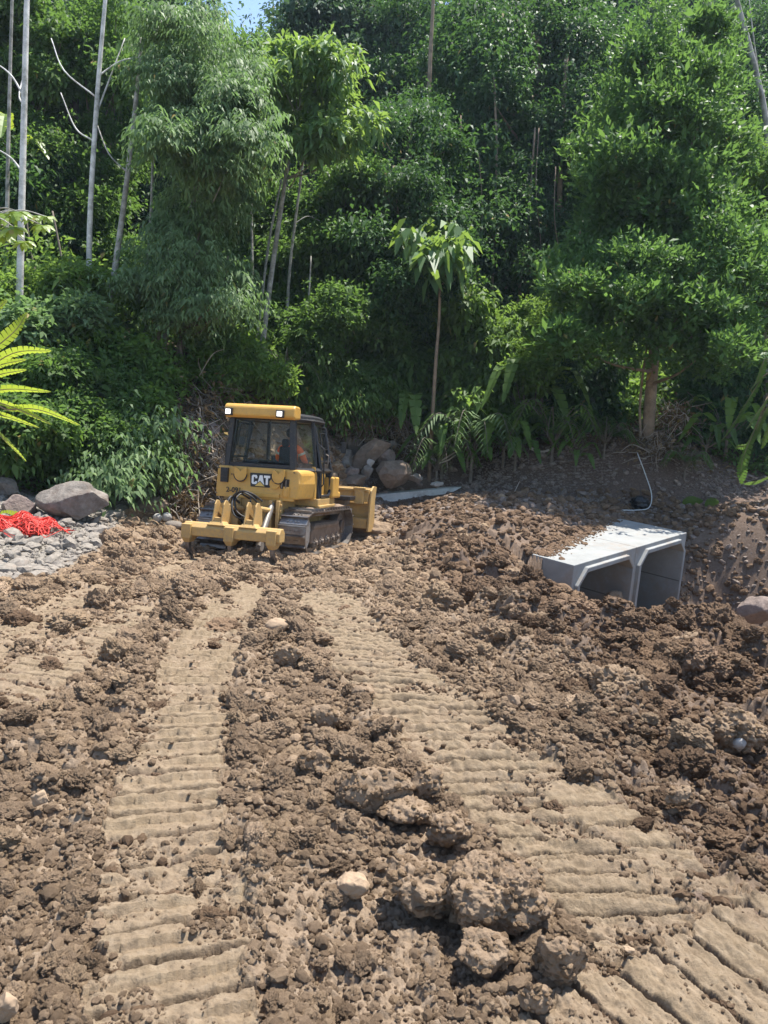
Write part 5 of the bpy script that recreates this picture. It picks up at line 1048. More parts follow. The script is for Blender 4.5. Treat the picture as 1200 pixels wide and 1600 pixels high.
bare('forked pale trunk soaring at the upper right corner', [(1202, 640), (1199, 350), (1198, 200), (1176, 90), (1140, -40)], 22.0, .10, BARK_PALE, [((1190, 150), (1180, 80), (1168, -20))])
bare('thin dark stem with a kink under the second pale trunk', [(128, 560), (118, 500), (100, 420), (82, 330)], 18.6, .04, BARK)
bare('broken dark trunk column wrapped in vines at upper left', [(112, 480), (112, 300), (114, 150)], 22.0, .28, simple('bark_dark', (.05, .04, .035), .95, var=.4))
bare('short grey trunk in the shrubs below the feathery trees, first of three', [(248, 610), (250, 560), (246, 500), (244, 450)], 18.3, .07, BARK_TAN)
bare('short grey trunk in the shrubs below the feathery trees, rightmost of three', [(276, 605), (278, 550), (282, 490), (288, 430)], 18.2, .045, BARK_TAN)
bare('thin second stem growing from the foot of the tall glossy tree', [(1002, 684), (1000, 630), (1008, 560), (1018, 500)], 20.25, .04, BARK_TAN)
bare('dim trunk in the dark forest centre hung with climbers', [(872, 520), (872, 400), (876, 250), (885, 90)], 26.5, .12, BARK_TAN)
bare('dead leaning stem in the shade left of the white trunk foot', [(66, 520), (60, 450), (48, 390), (40, 330)], 18.5, .03, BARK)

for _k, (_lab, _pts, _yy, _rad2) in enumerate((
    ('pale straight trunk deep in the forest between the two vine mounds', [(606, 560), (604, 420), (600, 300), (596, 180)], 25.6, .08),
    ('thin grey trunk showing through the giant tree left of its middle', [(772, 540), (770, 400), (776, 250), (772, 120)], 25.4, .06),
    ('leaning thin trunk in the shade right of the sapling crown', [(800, 560), (812, 450), (826, 330), (836, 200)], 25.0, .05),
    ('faint trunk at the top centre of the forest wall', [(672, 300), (670, 150), (676, 20), (680, -60)], 27.5, .09),
    ('grey stem left of the feathery tree, fourth from the left', [(226, 590), (228, 460), (236, 330), (240, 200)], 18.9, .05),
    ('thin straight stem at the far left edge behind the white trunk', [(8, 560), (10, 380), (14, 180), (20, -40)], 18.6, .06),
    ('short leaning pole like stem in the light scrub left of the cab roof', [(330, 610), (338, 540), (350, 470), (356, 400)], 18.9, .04),
    ('thin pale stem in the shrub mass right of the palmate tree foot', [(470, 640), (474, 560), (482, 470), (486, 400)], 20.6, .035))):
    bare(_lab, _pts, _yy, _rad2, BARK_PALE if _k in (0, 4, 5, 7) else BARK_TAN)
for _k, (_x, _y0, _y1, _Y) in enumerate(((720, 180, 470, 24.6), (748, 240, 520, 24.4), (842, 200, 480, 25.0), (868, 260, 500, 24.6), (690, 250, 430, 23.9), (908, 330, 520, 23.6), (566, 330, 470, 22.6), (618, 300, 480, 23.0))):
    bm = bmesh.new(); limb(bm, [W3(_x, _y0, _Y+.3), W3(_x+6*math.sin(_k*2), (_y0*2+_y1)/3, _Y), W3(_x-8*math.cos(_k), (_y0+_y1*2)/3, _Y-.1), W3(_x+3, _y1, _Y)], .016, .010, 5)
    _wh = ['left of the giant tree', 'over the sapling crown', 'on the giant tree middle', 'right of the giant tree trunk', 'beside the pointed vine mound', 'at the left rim of the glossy tree', 'on the rounded mound', 'between the two mounds'][_k]
    tag(bobj('liana', bm, BARK_TAN, smooth=True), f'thin hanging liana {_wh}', 'liana', 'lianas hanging in the forest')
# the forest wall up the hill: individual trees from a few grown models
def far_proto(seed, mat, bark, slender):
    rs = np.random.RandomState(seed); root = empty('forest_tree', (0, 0, -100)); lv = Leaves(); bm = bmesh.new()
    limb(bm, [(0, 0, 0), (rs.randn()*.2, rs.randn()*.2, 3.5), (rs.randn()*.3, rs.randn()*.3, 7.5)], .17, .07, 7)
    for i in range(30):
        h = 2.6+7.6*rs.rand(); t = (h-2.6)/7.6; w_ = (2.7 if not slender else 1.9)*math.sin(math.pi*min(1, .22+.74*t))**.7; a = rs.rand()*6.283; r = math.sqrt(rs.rand())*w_
        c = np.array([r*math.cos(a), r*math.sin(a), h]); R = .75+.7*rs.rand()
        cloud(lv, c, R*np.array([1, 1, .75]), 950, rs, L=.165, ar=.5, sprig=6, spread=.3, droop=.3, up=.1)
        if i % 3 == 0: limb(bm, [(0, 0, h*.6), (c[0]*.5, c[1]*.5, h*.8), c], .06, .015, 5)
    bobj('trunk', bm, bark, root, smooth=True); lv.build('crown', mat, root); return root
protos = [far_proto(300, L_DARK, BARK, 0), far_proto(301, L_BLUE, BARK_PALE, 1), far_proto(302, L_MID, BARK, 0), far_proto(303, L_DARK, BARK, 1)]
used = set(); rs = np.random.RandomState(9)
def topy(x, y, z):
    d = Vector((x, y, z-EYE)); u = d.dot(_r); f = d.dot(_f); v = -d.dot(_u); return 600+FPX*(u*math.cos(ROLL)-v*math.sin(ROLL))/f, 800+FPX*(u*math.sin(ROLL)+v*math.cos(ROLL))/f
for row, (Y, hs) in enumerate(((25.5, .75), (29, .95), (33.5, 1.05), (39, 1.15), (46, 1.25), (55, 1.35), (66, 1.4))):
    step = 4.2+row*.75; half = .60*Y+3; x = -half+rs.rand()*2
    while x < half:
        xx = x+rs.randn()*.7; yy = Y+rs.randn()*1.0; k = rs.randint(0, 4); s_ = hs*(.82+.4*rs.rand()); x += step*(.8+.4*rs.rand())
        if row == 0 and xx > -6 and xx < 8: continue
        z = g(xx, yy)-.3
        px, pt = topy(xx, yy, z+10.6*s_)
        if abs(px-377) < 22+3300*s_/Y and pt < 52:
            while s_ > .3 and topy(xx, yy, z+10.6*s_)[1] < 50: s_ *= .93
            if s_ <= .32: continue
        P = protos[k]; o = P if k not in used else copy_tree(P); used.add(k)
        o.location = (xx, yy, z); o.rotation_euler = (0, 0, rs.rand()*6.283); o.scale = (s_*(.9+.3*rs.rand()),)*2+(s_,)
        zone = ['behind the tall white trunk', 'behind the leaning pale trunks', 'behind the feathery trees', 'behind the palmate tree', 'behind the vine covered mounds', 'above the sapling', 'behind the giant climber hung tree', 'left of the glossy tree top', 'behind the glossy tree', 'past the right edge trunk'][int(np.clip((px+60)/132, 0, 9))]
        kindw = ['broad dark', 'slender bluish', 'fuller mid green', 'narrow dark'][k]; lvl = ['at the foot of the slope', 'low on the slope', 'on the middle slope', 'on the upper slope', 'high on the hill', 'near the hilltop', 'on the skyline'][row]
        if True: lab, gr = f'{kindw} forest tree {lvl}, {zone}', ('trees of the lower slope' if row < 3 else 'trees high on the hill')
        elif row < 3: lab, gr = 'leafy forest tree standing low on the slope behind the lit front trees', 'trees of the lower slope'
        else: lab, gr = 'dark distant tree high on the forested hill', 'trees high on the hill'
        tag(o, lab, 'tree', gr)
_by = {}
for o in COL.objects:
    if o.name.startswith('forest_tree') and 'label' in o: _by.setdefault(o['label'], []).append(o)
for lab, L_ in _by.items():
    if len(L_) > 1:
        L_.sort(key=lambda o: o.location.x/o.location.y)
        for o, wd in zip(L_, (['left one', 'right one'] if len(L_) == 2 else ['left one', 'middle one', 'right one'])): o['label'] = lab+', '+wd
for k, P in enumerate(protos):
    if k not in used:
        for c_ in [c for c in COL.objects if c.parent == P]: bpy.data.objects.remove(c_)
        bpy.data.objects.remove(P)

# undergrowth over the slope
def undergrowth():
    rs = np.random.RandomState(44); lv = Leaves(); N = 260000
    Y = 12+np.exp(rs.rand(N)*math.log(30))-1; X = (rs.rand(N)*2-1)*(.62*Y+3)
    d = vegd(X, Y); k = d > .05+.5*(vnoise(X*1.7, Y*1.7, 71)); X, Y, d = X[k], Y[k], d[k]
    hh = np.clip(d/1.2, .15, 1)*(.15+1.9*np.clip(fbm(X*.8, Y*.8, 72, 4)-.32, 0, 1)*1.5)
    bare_ = (fbm(X*.9+40, Y*.9, 73, 3) > .60) & (X < 0) & (X > -6.5) & (Y < 21); X, Y, hh = X[~bare_], Y[~bare_], hh[~bare_]
    Z = base(X, Y)+hh*rs.rand(len(X))**.6
    n_ = len(X); P = np.stack([X, Y, Z], 1); P += rs.randn(n_, 3)*.04
    D = rs.randn(n_, 3)+np.array([0, -.2, .3]); N_ = np.array([0, -.3, 1])+rs.randn(n_, 3)*.5
    L = (.07+.011*(Y-12))*(.6+.9*rs.rand(n_)); lv.add(leaf_quads(P, D, N_, L, L*.45, .25), np.clip(rs.rand(n_)*.7+.3*vnoise(X, Y, 74), 0, 1))
    o = lv.build('undergrowth', L_MID); tag(o, 'low leafy undergrowth covering the slope beneath the trees', 'undergrowth', kind='stuff')
undergrowth()
def undergrowth2():
    rs = np.random.RandomState(46); lv = Leaves(); m = 15000; Y = 13+np.exp(rs.rand(m)*math.log(22))-1; X = (rs.rand(m)*2-1)*(.6*Y+2)
    d = vegd(X, Y); k = (d > .5) & (fbm(X*.7+11, Y*.7, 76, 3) > .46); X, Y, d = X[k], Y[k], d[k]; n_ = len(X); sp = 9
    Z = base(X, Y)+.3+rs.rand(n_)*np.clip(d*.5, .2, 1.6); C_ = np.stack([X, Y, Z], 1); P = (C_[:, None]+rs.randn(n_, sp, 3)*.10).reshape(-1, 3)
    D = (rs.randn(n_, sp, 3)+np.array([0, -.3, .25])).reshape(-1, 3); q = len(P); N_ = np.array([0, -.3, 1])+rs.randn(q, 3)*.4; L = np.repeat((.10+.010*(Y-12))*(.7+1.0*rs.rand(n_)), sp)*(.7+.6*rs.rand(q))
    lv.add(leaf_quads(P, D, N_, L, L*.42, .3), np.clip(np.repeat(rs.rand(n_), sp)*.6+.4*rs.rand(q), 0, 1)); o = lv.build('slope_foliage', L_BRIGHT); tag(o, 'lighter weedy foliage scattered over the slope between the trunks', 'undergrowth', kind='stuff')
undergrowth2()
def litter():
    rs = np.random.RandomState(45); lv = Leaves(); N = 30000; X = rs.rand(N)*26-10; Y = 14+rs.rand(N)*10; d = vegd(X, Y); k = (d > -1.3+1.2*vnoise(X*1.5, Y*1.5, 75)) & (d < 5); X, Y = X[k], Y[k]
    n_ = len(X); P = np.stack([X, Y, base(X, Y)+.04+.06*rs.rand(n_)], 1); L = .06+.09*rs.rand(n_)
    lv.add(leaf_quads(P, rs.randn(n_, 3)*[1, 1, .4], np.array([0, 0, 1])+rs.randn(n_, 3)*.5, L, L*.4), rs.rand(n_)); o = lv.build('leaf_litter', L_DRY); tag(o, 'dry leaf litter lying on the shaded earth bank', 'leaves', kind='stuff')
litter()

# large leaved plants
def blade(lv, pts, wid, rs, tone=.5, notch=.25, segs=10, fold=.25, sidev=None):
    """one long leaf along a curve, two halves folded on the midrib"""
    P = spline(pts, max(2, segs//(len(pts)-1))); n_ = len(P); up = Vector((0, 0, 1)); rows = []
    for i, p in enumerate(P):
        t = (P[min(i+1, n_-1)]-P[max(i-1, 0)]).normalized(); s_ = t.cross(up) if sidev is None else Vector(sidev); s_ = (s_-t*s_.dot(t))
        s_ = s_.normalized() if s_.length > 1e-4 else Vector((1, 0, 0)); nn = s_.cross(t).normalized(); f = i/(n_-1)
        w_ = wid*.5*(math.sin(math.pi*min(1, .06+.94*f)**.8))**.6*(1-.05*rs.rand()); rows.append((p, s_, nn, max(.004, w_), t))
    V = []; step = (P[1]-P[0]).length
    for (a, b) in zip(rows, rows[1:]):
        for sg in (1, -1):
            k1 = 1-notch*rs.rand()*(rs.rand() < .5); sweep = a[4]*step*.5
            V.append([a[0][:], b[0][:], (b[0]+b[1]*sg*b[3]*k1+b[2]*b[3]*fold+sweep*.5)[:], (a[0]+a[1]*sg*a[3]+a[2]*a[3]*fold+sweep*.9*(1 if notch else .5))[:]])
    V = np.array(V); lv.add(V, np.clip(tone+(rs.rand(len(V))-.5)*.25, 0, 1))
def feather(lv, pts, ll, rs, n_=22, tone=.5, ar=.13, droop=.25):
    """pinnate frond"""
    P = spline(pts, 8); L = len(P); Q = []; D = []; LL = []
    for i in range(n_):
        f = (i+.5)/n_; j = min(L-2, int(f*(L-1))); p = P[j].lerp(P[j+1], f*(L-1)-j); t = (P[j+1]-P[j]).normalized(); s_ = t.cross(Vector((0, 0, 1))).normalized()
        for sg in (1, -1):
            Q.append(p[:]); D.append((s_*sg+t*.55+Vector((0, 0, -.25))+Vector(rs.randn(3))*.06)[:]); LL.append(ll*(math.sin(math.pi*(.12+.84*f))**.6))
    LL = np.array(LL); D = np.array(D); lv.add(leaf_quads(np.array(Q), D, np.tile([0, 0, 1.0], (len(Q), 1)), LL, LL*ar, droop), np.clip(tone+(rs.rand(len(Q))-.5)*.3, 0, 1))
def fan(lv, c, d, r, rs, n_=18, tone=.6):
    d = Vector(d).normalized(); s_ = d.cross(Vector((0, 0, 1))).normalized(); Q = []; D = []
    for i in range(n_):
        a = (i/(n_-1)-.5)*4.4; Q.append(c); D.append((d*math.cos(a)+s_*math.sin(a)+d.cross(s_)*(-.0)+Vector(rs.randn(3))*.04)[:])
    L = np.full(n_, r)*(.85+.2*rs.rand(n_)); lv.add(leaf_quads(np.array(Q, float), np.array(D), np.tile((s_.cross(d))[:], (n_, 1)), L, L*.17, .18), np.clip(tone+(rs.rand(n_)-.5)*.25, 0, 1))
def plant(kind, px, py, Y, size, seed, label, mat=None, n_=8, lean=(0, 0), group=None, cat='plant', on_ground=True, tone=.5, wid=.22, notch=.25, h=0):
    rs = np.random.RandomState(seed); b = W3(px, py, Y)
    if on_ground: b[2] = min(b[2], g(b[0], b[1])+.35*size)+0*h
    gz_ = g(b[0], b[1]); root = empty({'paddle': 'broad_leaved_plant', 'feather': 'palm_plant', 'fan': 'fan_palm'}[kind], (b[0], b[1], gz_)); tag(root, label, cat, group)
    z0 = max(0, b[2]-gz_)+h; lv = Leaves(); bm = bmesh.new(); z0 = min(z0, .55*size) if on_ground else z0; limb(bm, [(0, 0, -.1), (0, 0, z0*.5), (0, 0, z0+.1)], .035*size, .025*size, 6)
    for i in range(n_):
        a = 2*math.pi*(i/n_)+rs.rand()*.6; el = .35+1.1*rs.rand() if kind == 'paddle' else .7+.6*rs.rand(); L = size*(.75+.45*rs.rand()); dx = math.cos(a)+lean[0]; dy = math.sin(a)+lean[1]
        p0 = Vector((0, 0, z0)); p1 = p0+Vector((dx*.28, dy*.28, el*.42))*L; p2 = p0+Vector((dx*.62, dy*.62, el*.58))*L; p3 = p0+Vector((dx*1.0, dy*1.0, el*.36-.28))*L
        if kind == 'paddle':
            limb(bm, [p0, p0.lerp(p1, .6), p1], .010*size, .007*size, 5); blade(lv, [p1, p2, p3], wid*size*(.8+.4*rs.rand()), rs, tone, notch)
        elif kind == 'feather': limb(bm, [p0, p1, p2, p3], .014*size, .004, 4); feather(lv, [p0.lerp(p1, .7), p1, p2, p3], .30*size, rs, 24, tone)
        else: limb(bm, [p0, p1, p2], .012*size, .008*size, 4); fan(lv, p2[:], (dx, dy, .35), .42*size, rs, 18, tone)
    bobj('stem', bm, BARK if mat is not L_DRY else TWIG, root, smooth=True); lv.build('leaves', mat or L_MID, root); return root
PP = [
 ('paddle', 150, 575, 17.2, 1.30, 'dark banana like plant on the slope below the leaning pale trunk', L_DARK, 8),
 ('paddle', 640, 610, 22.0, 2.03, 'broad leaved plant at the dark gap left of the sapling stem', L_DARK, 9),
 ('paddle', 735, 540, 22.3, 2.16, 'sunlit large leaved plant right of the sapling stem', L_BRIGHT, 9),
 ('paddle', 700, 570, 21.8, 1.76, 'drooping leaved plant beside the middle of the sapling stem', L_MID, 8),
 ('paddle', 795, 600, 21.6, 1.76, 'yellow green upright leaved plant low in the forest centre', L_BRIGHT, 8),
 ('paddle', 830, 540, 22.2, 2.29, 'upright dark paddle leaved clump left of the yellowish shrub', L_MID, 9),
 ('paddle', 770, 470, 25.0, 2.00, 'tall upright paddle leaves in shade high behind the sapling', L_DARK, 10),
 ('paddle', 850, 460, 25.0, 1.90, 'row of tall shaded paddle leaves left of the glossy tree crown', L_DARK, 10),
 ('paddle', 870, 620, 20.9, 1.76, 'grey green paddle leaved plant at the bank top left of the glossy tree', L_MID, 8),
 ('paddle', 810, 655, 21.2, 1.62, 'low arching plant on the bank edge over the rubble', L_DARK, 9),
 ('paddle', 950, 640, 20.6, 1.22, 'small palm like plant left of the glossy tree foot', L_DARK, 8),
 ('paddle', 905, 655, 20.5, 1.08, 'short dark leaves at the bank lip between two larger plants', L_DARK, 7),
 ('paddle', 1075, 690, 19.8, 0.94, 'low dark leaves on the bank lip right of the glossy tree foot', L_DARK, 7),
 ('paddle', 1110, 640, 20.5, 1.35, 'shaded broad leaves in the hollow right of the glossy tree', L_DARK, 7),
 ('paddle', 1150, 560, 21.0, 1.89, 'broad leaves catching light at the right under the glossy crown', L_MID, 8),
 ('paddle', 310, 570, 18.6, 0.80, 'small bright paddle leaves on the slope right of the grey trunks', L_BRIGHT, 7),
 ('paddle', 350, 600, 19.0, 0.70, 'little light green plant above the red bank', L_BRIGHT, 7),
 ('paddle', 20, 250, 20.5, 1.40, 'bright upright leaves at the left edge high in the trees', L_YEL, 8),
 ('fan', 612, 470, 22.4, 1.20, 'pale fan palm with spiky leaves over the shrub mass', L_GREY, 6),
 ('fan', 668, 545, 22.2, 1.22, 'fan leaved palm just left of the sapling stem', L_MID, 6),
 ('fan', 1100, 600, 21.2, 1.08, 'dim fan palm in the hollow below the glossy crown', L_DARK, 6),
 ('feather', 745, 600, 21.6, 1.76, 'arching frond palm right of the sapling at mid height', L_GREY, 8),
 ('feather', 690, 610, 21.4, 1.35, 'small frond palm hanging over the sapling foot', L_MID, 8),
 ('feather', 600, 655, 21.4, 1.22, 'withered brown frond cluster above the boulder pile', L_DRY, 8),
 ('feather', 735, 655, 21.6, 1.22, 'dead brown fronds hanging right of the sapling foot', L_DRY, 7),
 ('feather', 560, 668, 20.9, 0.94, 'pale dry fronds at the bank lip behind the slanting boulder', L_DRY, 7),
 ('feather', 450, 600, 20.4, 1.22, 'green fronds at the slope foot right above the cab', L_MID, 8),
 ('feather', 60, 600, 15.6, 1.00, 'fern fronds among the left shrubs', L_MID, 9),
 ('feather', 240, 520, 19.0, 1.00, 'drooping fern on the slope left of the feathery trees', L_MID, 8),
]
for i, (k, px, py, Y, sz, lab, mt, n_) in enumerate(PP):
    kw = {}
    if py > 530 and Y > 19.5 and k == 'paddle': Y -= .7; n_ += 2; sz *= .78; kw['wid'] = .24; kw['notch'] = .45; kw['tone'] = .15+.7*((i*37) % 10)/10; mt = {'leaf_dark': L_MID, 'leaf_mid': L_BRIGHT}.get(mt.name, mt)
    if k == 'feather' and mt is not L_DRY and Y > 19.5: Y -= .7; n_ += 3
    if py < 500 and Y < 24 and k != 'fan': kw = dict(on_ground=False)
    if i in (8, 10, 12): k = 'feather'; sz *= 1.1; n_ += 3; kw = {a: b for a, b in kw.items() if a == 'tone'}; lab = lab.replace('paddle leaved', 'frond leaved').replace('broad leaves', 'fronds')
    plant(k, px, py, Y, sz, 500+i, lab, mt, n_, **kw)

tree('shrub', 'taller loose shrub with lighter leaves behind the dense one left of the bulldozer', 'shrub', (150, 640), 16.6, [(150, 600), (150, 570)], .04,
     [(60, 560, 40, 22), (120, 550, 45, 20), (200, 570, 45, 22), (250, 610, 30, 28), (30, 600, 40, 30)], L_BRIGHT, BARK, 12000, 21, lobe=(.2, .5), L=.17, ar=.5, sprig=6, spread=.35, droop=.2, up=.3, depth=.9)
tree('climber', 'loose trailing climber hanging over the low shaded boulder left of the bulldozer', 'climber', (195, 775), 15.0, [(215, 740), (215, 700)], .03,
     [(170, 735, 50, 20), (215, 735, 25, 22), (228, 680, 16, 30)], L_GREY, BARK, 5200, 22, lobe=(.2, .45), L=.13, ar=.5, sprig=7, spread=.3, style='droop', droop=.5, up=0, depth=.5)
tree('shrub', 'scraggly pale shrub under the two left pale trunks', 'shrub', (60, 610), 16.8, [(60, 560), (60, 540)], .04,
     [(60, 520, 50, 25), (120, 500, 40, 22), (20, 540, 40, 25)], L_GREY, BARK, 9000, 23, lobe=(.25, .5), L=.16, ar=.5, sprig=6, spread=.35, droop=.2, up=.2, depth=.9)
tree('shrub', 'dark leafy mass at the bank top left of the sapling stem, over the boulders', 'shrub', (610, 660), 22.6, [(610, 620), (610, 560)], .05,
     [(600, 520, 40, 35), (640, 560, 40, 35), (600, 600, 50, 35), (650, 620, 40, 30), (570, 640, 40, 22)], L_MID, BARK, 19000, 31, lobe=(.25, .6), L=.19, ar=.5, sprig=6, spread=.35, droop=.4, up=0, depth=1.0)
tree('shrub', 'mixed leafy thicket between the sapling and the yellowish shrub', 'shrub', (760, 670), 22.4, [(760, 620), (760, 560)], .05,
     [(730, 500, 40, 30), (770, 530, 40, 35), (720, 580, 40, 35), (780, 600, 50, 35), (730, 650, 45, 25), (800, 660, 40, 20)], L_BRIGHT, BARK, 17000, 32, lobe=(.25, .6), L=.22, ar=.45, sprig=6, spread=.35, droop=.45, up=0, depth=1.0)
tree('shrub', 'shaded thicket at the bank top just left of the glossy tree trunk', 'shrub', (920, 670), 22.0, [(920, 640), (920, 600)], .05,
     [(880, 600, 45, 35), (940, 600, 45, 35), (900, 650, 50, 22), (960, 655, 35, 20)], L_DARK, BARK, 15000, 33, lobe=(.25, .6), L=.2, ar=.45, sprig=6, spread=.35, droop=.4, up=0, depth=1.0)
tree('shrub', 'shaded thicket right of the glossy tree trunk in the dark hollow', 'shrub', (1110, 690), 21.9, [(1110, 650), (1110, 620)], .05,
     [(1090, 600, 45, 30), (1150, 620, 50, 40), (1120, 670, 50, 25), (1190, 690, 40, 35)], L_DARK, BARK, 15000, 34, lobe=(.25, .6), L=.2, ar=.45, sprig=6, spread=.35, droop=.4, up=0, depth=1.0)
tree('climber', 'hanging climber curtain under the rounded shrub mass behind the cab', 'climber', (490, 650), 20.6, [(490, 620), (490, 590)], .03,
     [(470, 610, 45, 30), (530, 620, 45, 30), (560, 600, 35, 30)], L_MID, BARK, 9000, 35, lobe=(.2, .5), L=.14, ar=.45, sprig=7, spread=.3, style='droop', droop=.5, up=0, depth=.6)
def px_plant(name, label, leaves, Y, mat, stem_px, seed, cat='plant', kind='blade'):
    """a near plant whose leaves were measured one by one; each sits at its own depth"""
    rs = np.random.RandomState(seed); b = W3(*stem_px[0], Y); b[2] = g(b[0], b[1]); root = empty(name, b); tag(root, label, cat)
    bm = bmesh.new(); limb(bm, [(0, 0, -.1)]+[W3(x, y, Y)-b for x, y in stem_px[1:]], .06, .03, 8); top = W3(*stem_px[-1], Y)-b
    lv = Leaves()
    for j, (pts, wpx, dy) in enumerate(leaves):
        Q = [Vector(W3(x, y, Y+dy*(.3+.7*k/(len(pts)-1)))-b) for k, (x, y) in enumerate(pts)]
        limb(bm, [top, Vector(top).lerp(Q[0], .5)+Vector((0, 0, .05)), Q[0]], .018, .012, 5)
        limb(bm, Q, .012, .004, 4); blade(lv, Q, wpx*Y/FPX, rs, .35+.5*rs.rand(), .3, 14, .15, sidev=(.15, -.75, .65))
    bobj('stem', bm, BARK_TAN, root, smooth=True); lv.build('leaves', mat, root)
px_plant('broad_leaved_plant', 'bright yellow green plant with long ragged leaves reaching in from the left edge', [
    ([(-30, 560), (20, 520), (42, 490)], 30, .3), ([(-40, 590), (20, 552), (78, 548)], 20, -.2), ([(-40, 585), (0, 570), (40, 562)], 18, .4), ([(-40, 600), (0, 585), (40, 578)], 16, 0),
    ([(-40, 620), (10, 608), (78, 612)], 18, .2), ([(-40, 615), (30, 640), (78, 662)], 18, -.3), ([(10, 640), (60, 640), (124, 664)], 17, -.4), ([(-50, 640), (0, 648), (60, 668)], 16, .3), ([(-60, 560), (-20, 500), (10, 470)], 26, .5), ([(-30, 650), (10, 690), (40, 720)], 22, .1)],
    10.4, L_YEL, [(-70, 800), (-65, 700), (-60, 620)], 700)
px_plant('broad_leaved_plant', 'big blue green plant with hanging torn leaves at the right edge over the bank', [
    ([(1190, 590), (1160, 640), (1128, 688)], 34, .2), ([(1200, 620), (1180, 650), (1165, 672)], 26, -.3), ([(1215, 610), (1192, 650), (1176, 690)], 28, 0), ([(1225, 610), (1205, 660), (1190, 700)], 28, .3), ([(1215, 640), (1210, 690), (1196, 720)], 24, -.2),
    ([(1190, 650), (1170, 690), (1150, 700)], 24, .4), ([(1180, 670), (1160, 720), (1158, 755)], 30, .1), ([(1195, 560), (1185, 590), (1172, 610)], 26, -.2), ([(1210, 740), (1185, 752), (1162, 756)], 14, 0), ([(1230, 600), (1240, 650), (1230, 720)], 30, 0), ([(1200, 560), (1190, 540), (1170, 545)], 24, .3)],
    17.2, L_MID, [(1240, 740), (1230, 660), (1215, 580)], 701)
def palm_cluster(name, label, cs, Y, trunk, seed):
    rs = np.random.RandomState(seed); b = W3(*trunk[0], Y); b[2] = g(b[0], b[1])-.1; root = empty(name, b); tag(root, label, 'tree')
    bm = bmesh.new(); limb(bm, [(0, 0, 0)]+[W3(x, y, Y)-b for x, y in trunk[1:]], .07, .03, 8); top = Vector(W3(*trunk[-1], Y)-b); lv = Leaves()
    for (x, y, w_) in cs:
        c = Vector(W3(x, y, Y+rs.randn()*.25)-b); r = w_*Y/FPX*.5; limb(bm, [top, top.lerp(c, .6)+Vector((0, 0, .12)), c+Vector((0, 0, r*.4))], .012, .006, 4)
        for k in range(7):              # lobes of one hand shaped leaf
            a = (k-3)*.42; q = c+Vector((0, 0, r*.4)); d = Vector((math.sin(a)*.9, -math.cos(a)*.75+.15*rs.randn(), -math.cos(a)*.6-.15)); e = q+d*r*1.25; blade(lv, [q, q.lerp(e, .5)+Vector((0, -.02, .03)), e], r*.62, rs, .3+.6*rs.rand(), 0, 4, .12, sidev=(math.cos(a), math.sin(a)*.8, math.sin(a)*.2))
    bobj('trunk', bm, BARK_PALE, root, smooth=True); lv.build('crown', L_YEL, root)
palm_cluster('palmate_tree', 'near branch of large fresh green lobed leaves crossing the white trunk at the left edge', [(8, 345, 50), (30, 340, 40), (22, 365, 46), (52, 345, 36), (68, 360, 34), (40, 385, 34), (5, 375, 36), (75, 345, 26), (-30, 350, 60), (-40, 390, 50)], 9.4, [(-90, 900), (-85, 600), (-60, 400), (-40, 345)], 702)

# ------------------------------------------------------------------ brush, netting, odds and ends
def brush(label, px, py, Y, w_, h_, n_, seed, mat=TWIG, name='brush_pile'):
    rs = np.random.RandomState(seed); c = W3(px, py, Y); root = empty(name, (c[0], c[1], g(c[0], c[1]))); tag(root, label, 'branches'); b = np.array(root.location[:])
    bm = bmesh.new()
    for i in range(n_):
        p = c-b+np.array([rs.randn()*w_*.42, rs.randn()*.35, rs.randn()*h_*.36]); gz_ = g(p[0]+b[0], p[1]+b[1])-b[2]; p[2] = max(p[2], gz_+.05); d = nrm(rs.randn(3)*[1, .5, .8]); L = .25+.7*rs.rand()
        q = [p, p+d*L*.5+rs.randn(3)*.06, p+d*L+rs.randn(3)*.12-np.array([0, 0, .1])]; r = .006+.012*rs.rand()**2; limb(bm, q, r, r*.4, 4)
    bobj('twigs', bm, mat, root)
    lv = Leaves(); k = n_*7; P = c-b+np.stack([rs.randn(k)*w_*.45, rs.randn(k)*.35, rs.randn(k)*h_*.4], 1); P[:, 2] = np.maximum(P[:, 2], base(P[:, 0]+b[0], P[:, 1]+b[1])-b[2]+.03)
    L = .08+.12*rs.rand(k); lv.add(leaf_quads(P, rs.randn(k, 3), rs.randn(k, 3)+[0, 0, 1], L, L*.35), rs.rand(k)); lv.build('dead_leaves', L_DRY, root)
DEAD = simple('dead_twig', (.40, .34, .28), .9, var=.35, scale=3)
brush('tangle of pale dry branches and roots beside the left side of the cab', 296, 735, 16.4, 1.0, 1.5, 300, 1, DEAD)
brush('dry brush hanging over the small white stones left of the bulldozer', 282, 790, 15.6, .7, .6, 120, 2, DEAD)
brush('dead vine tangle on the upper slope under the left feathery tree', 330, 640, 17.9, .9, .8, 120, 3, TWIG)
brush('straw coloured dead stalks above the rubble right of the boulder pile', 632, 700, 21.6, .6, .6, 90, 4, DEAD)
brush('dark dead growth hanging under the shrub mass behind the boulders', 540, 665, 21.0, 1.3, .5, 120, 5, TWIG)
brush('light dead sprays in the shade right of the glossy tree foot', 1055, 655, 20.4, .6, .6, 80, 6, DEAD)
brush('grey roots hanging from the bank lip below the glossy tree', 1020, 705, 19.8, 1.0, .4, 70, 7, TWIG)
def stick(label, pts, Y, r, mat=DEAD, name='fallen_branch', cat='branch'):
    P = []
    for (x, y) in pts:
        q = W3(x, y, Y); q[2] = max(q[2], g(q[0], q[1])+r*1.0); P.append(q)
    bm = bmesh.new(); limb(bm, P, r, r*.6, 6); o = bobj(name, bm, mat, smooth=True); tag(o, label, cat); return o
stick('thick fallen branch lying across the shaded earth bank', [(828, 700), (845, 706), (862, 712)], 20.6, .05)
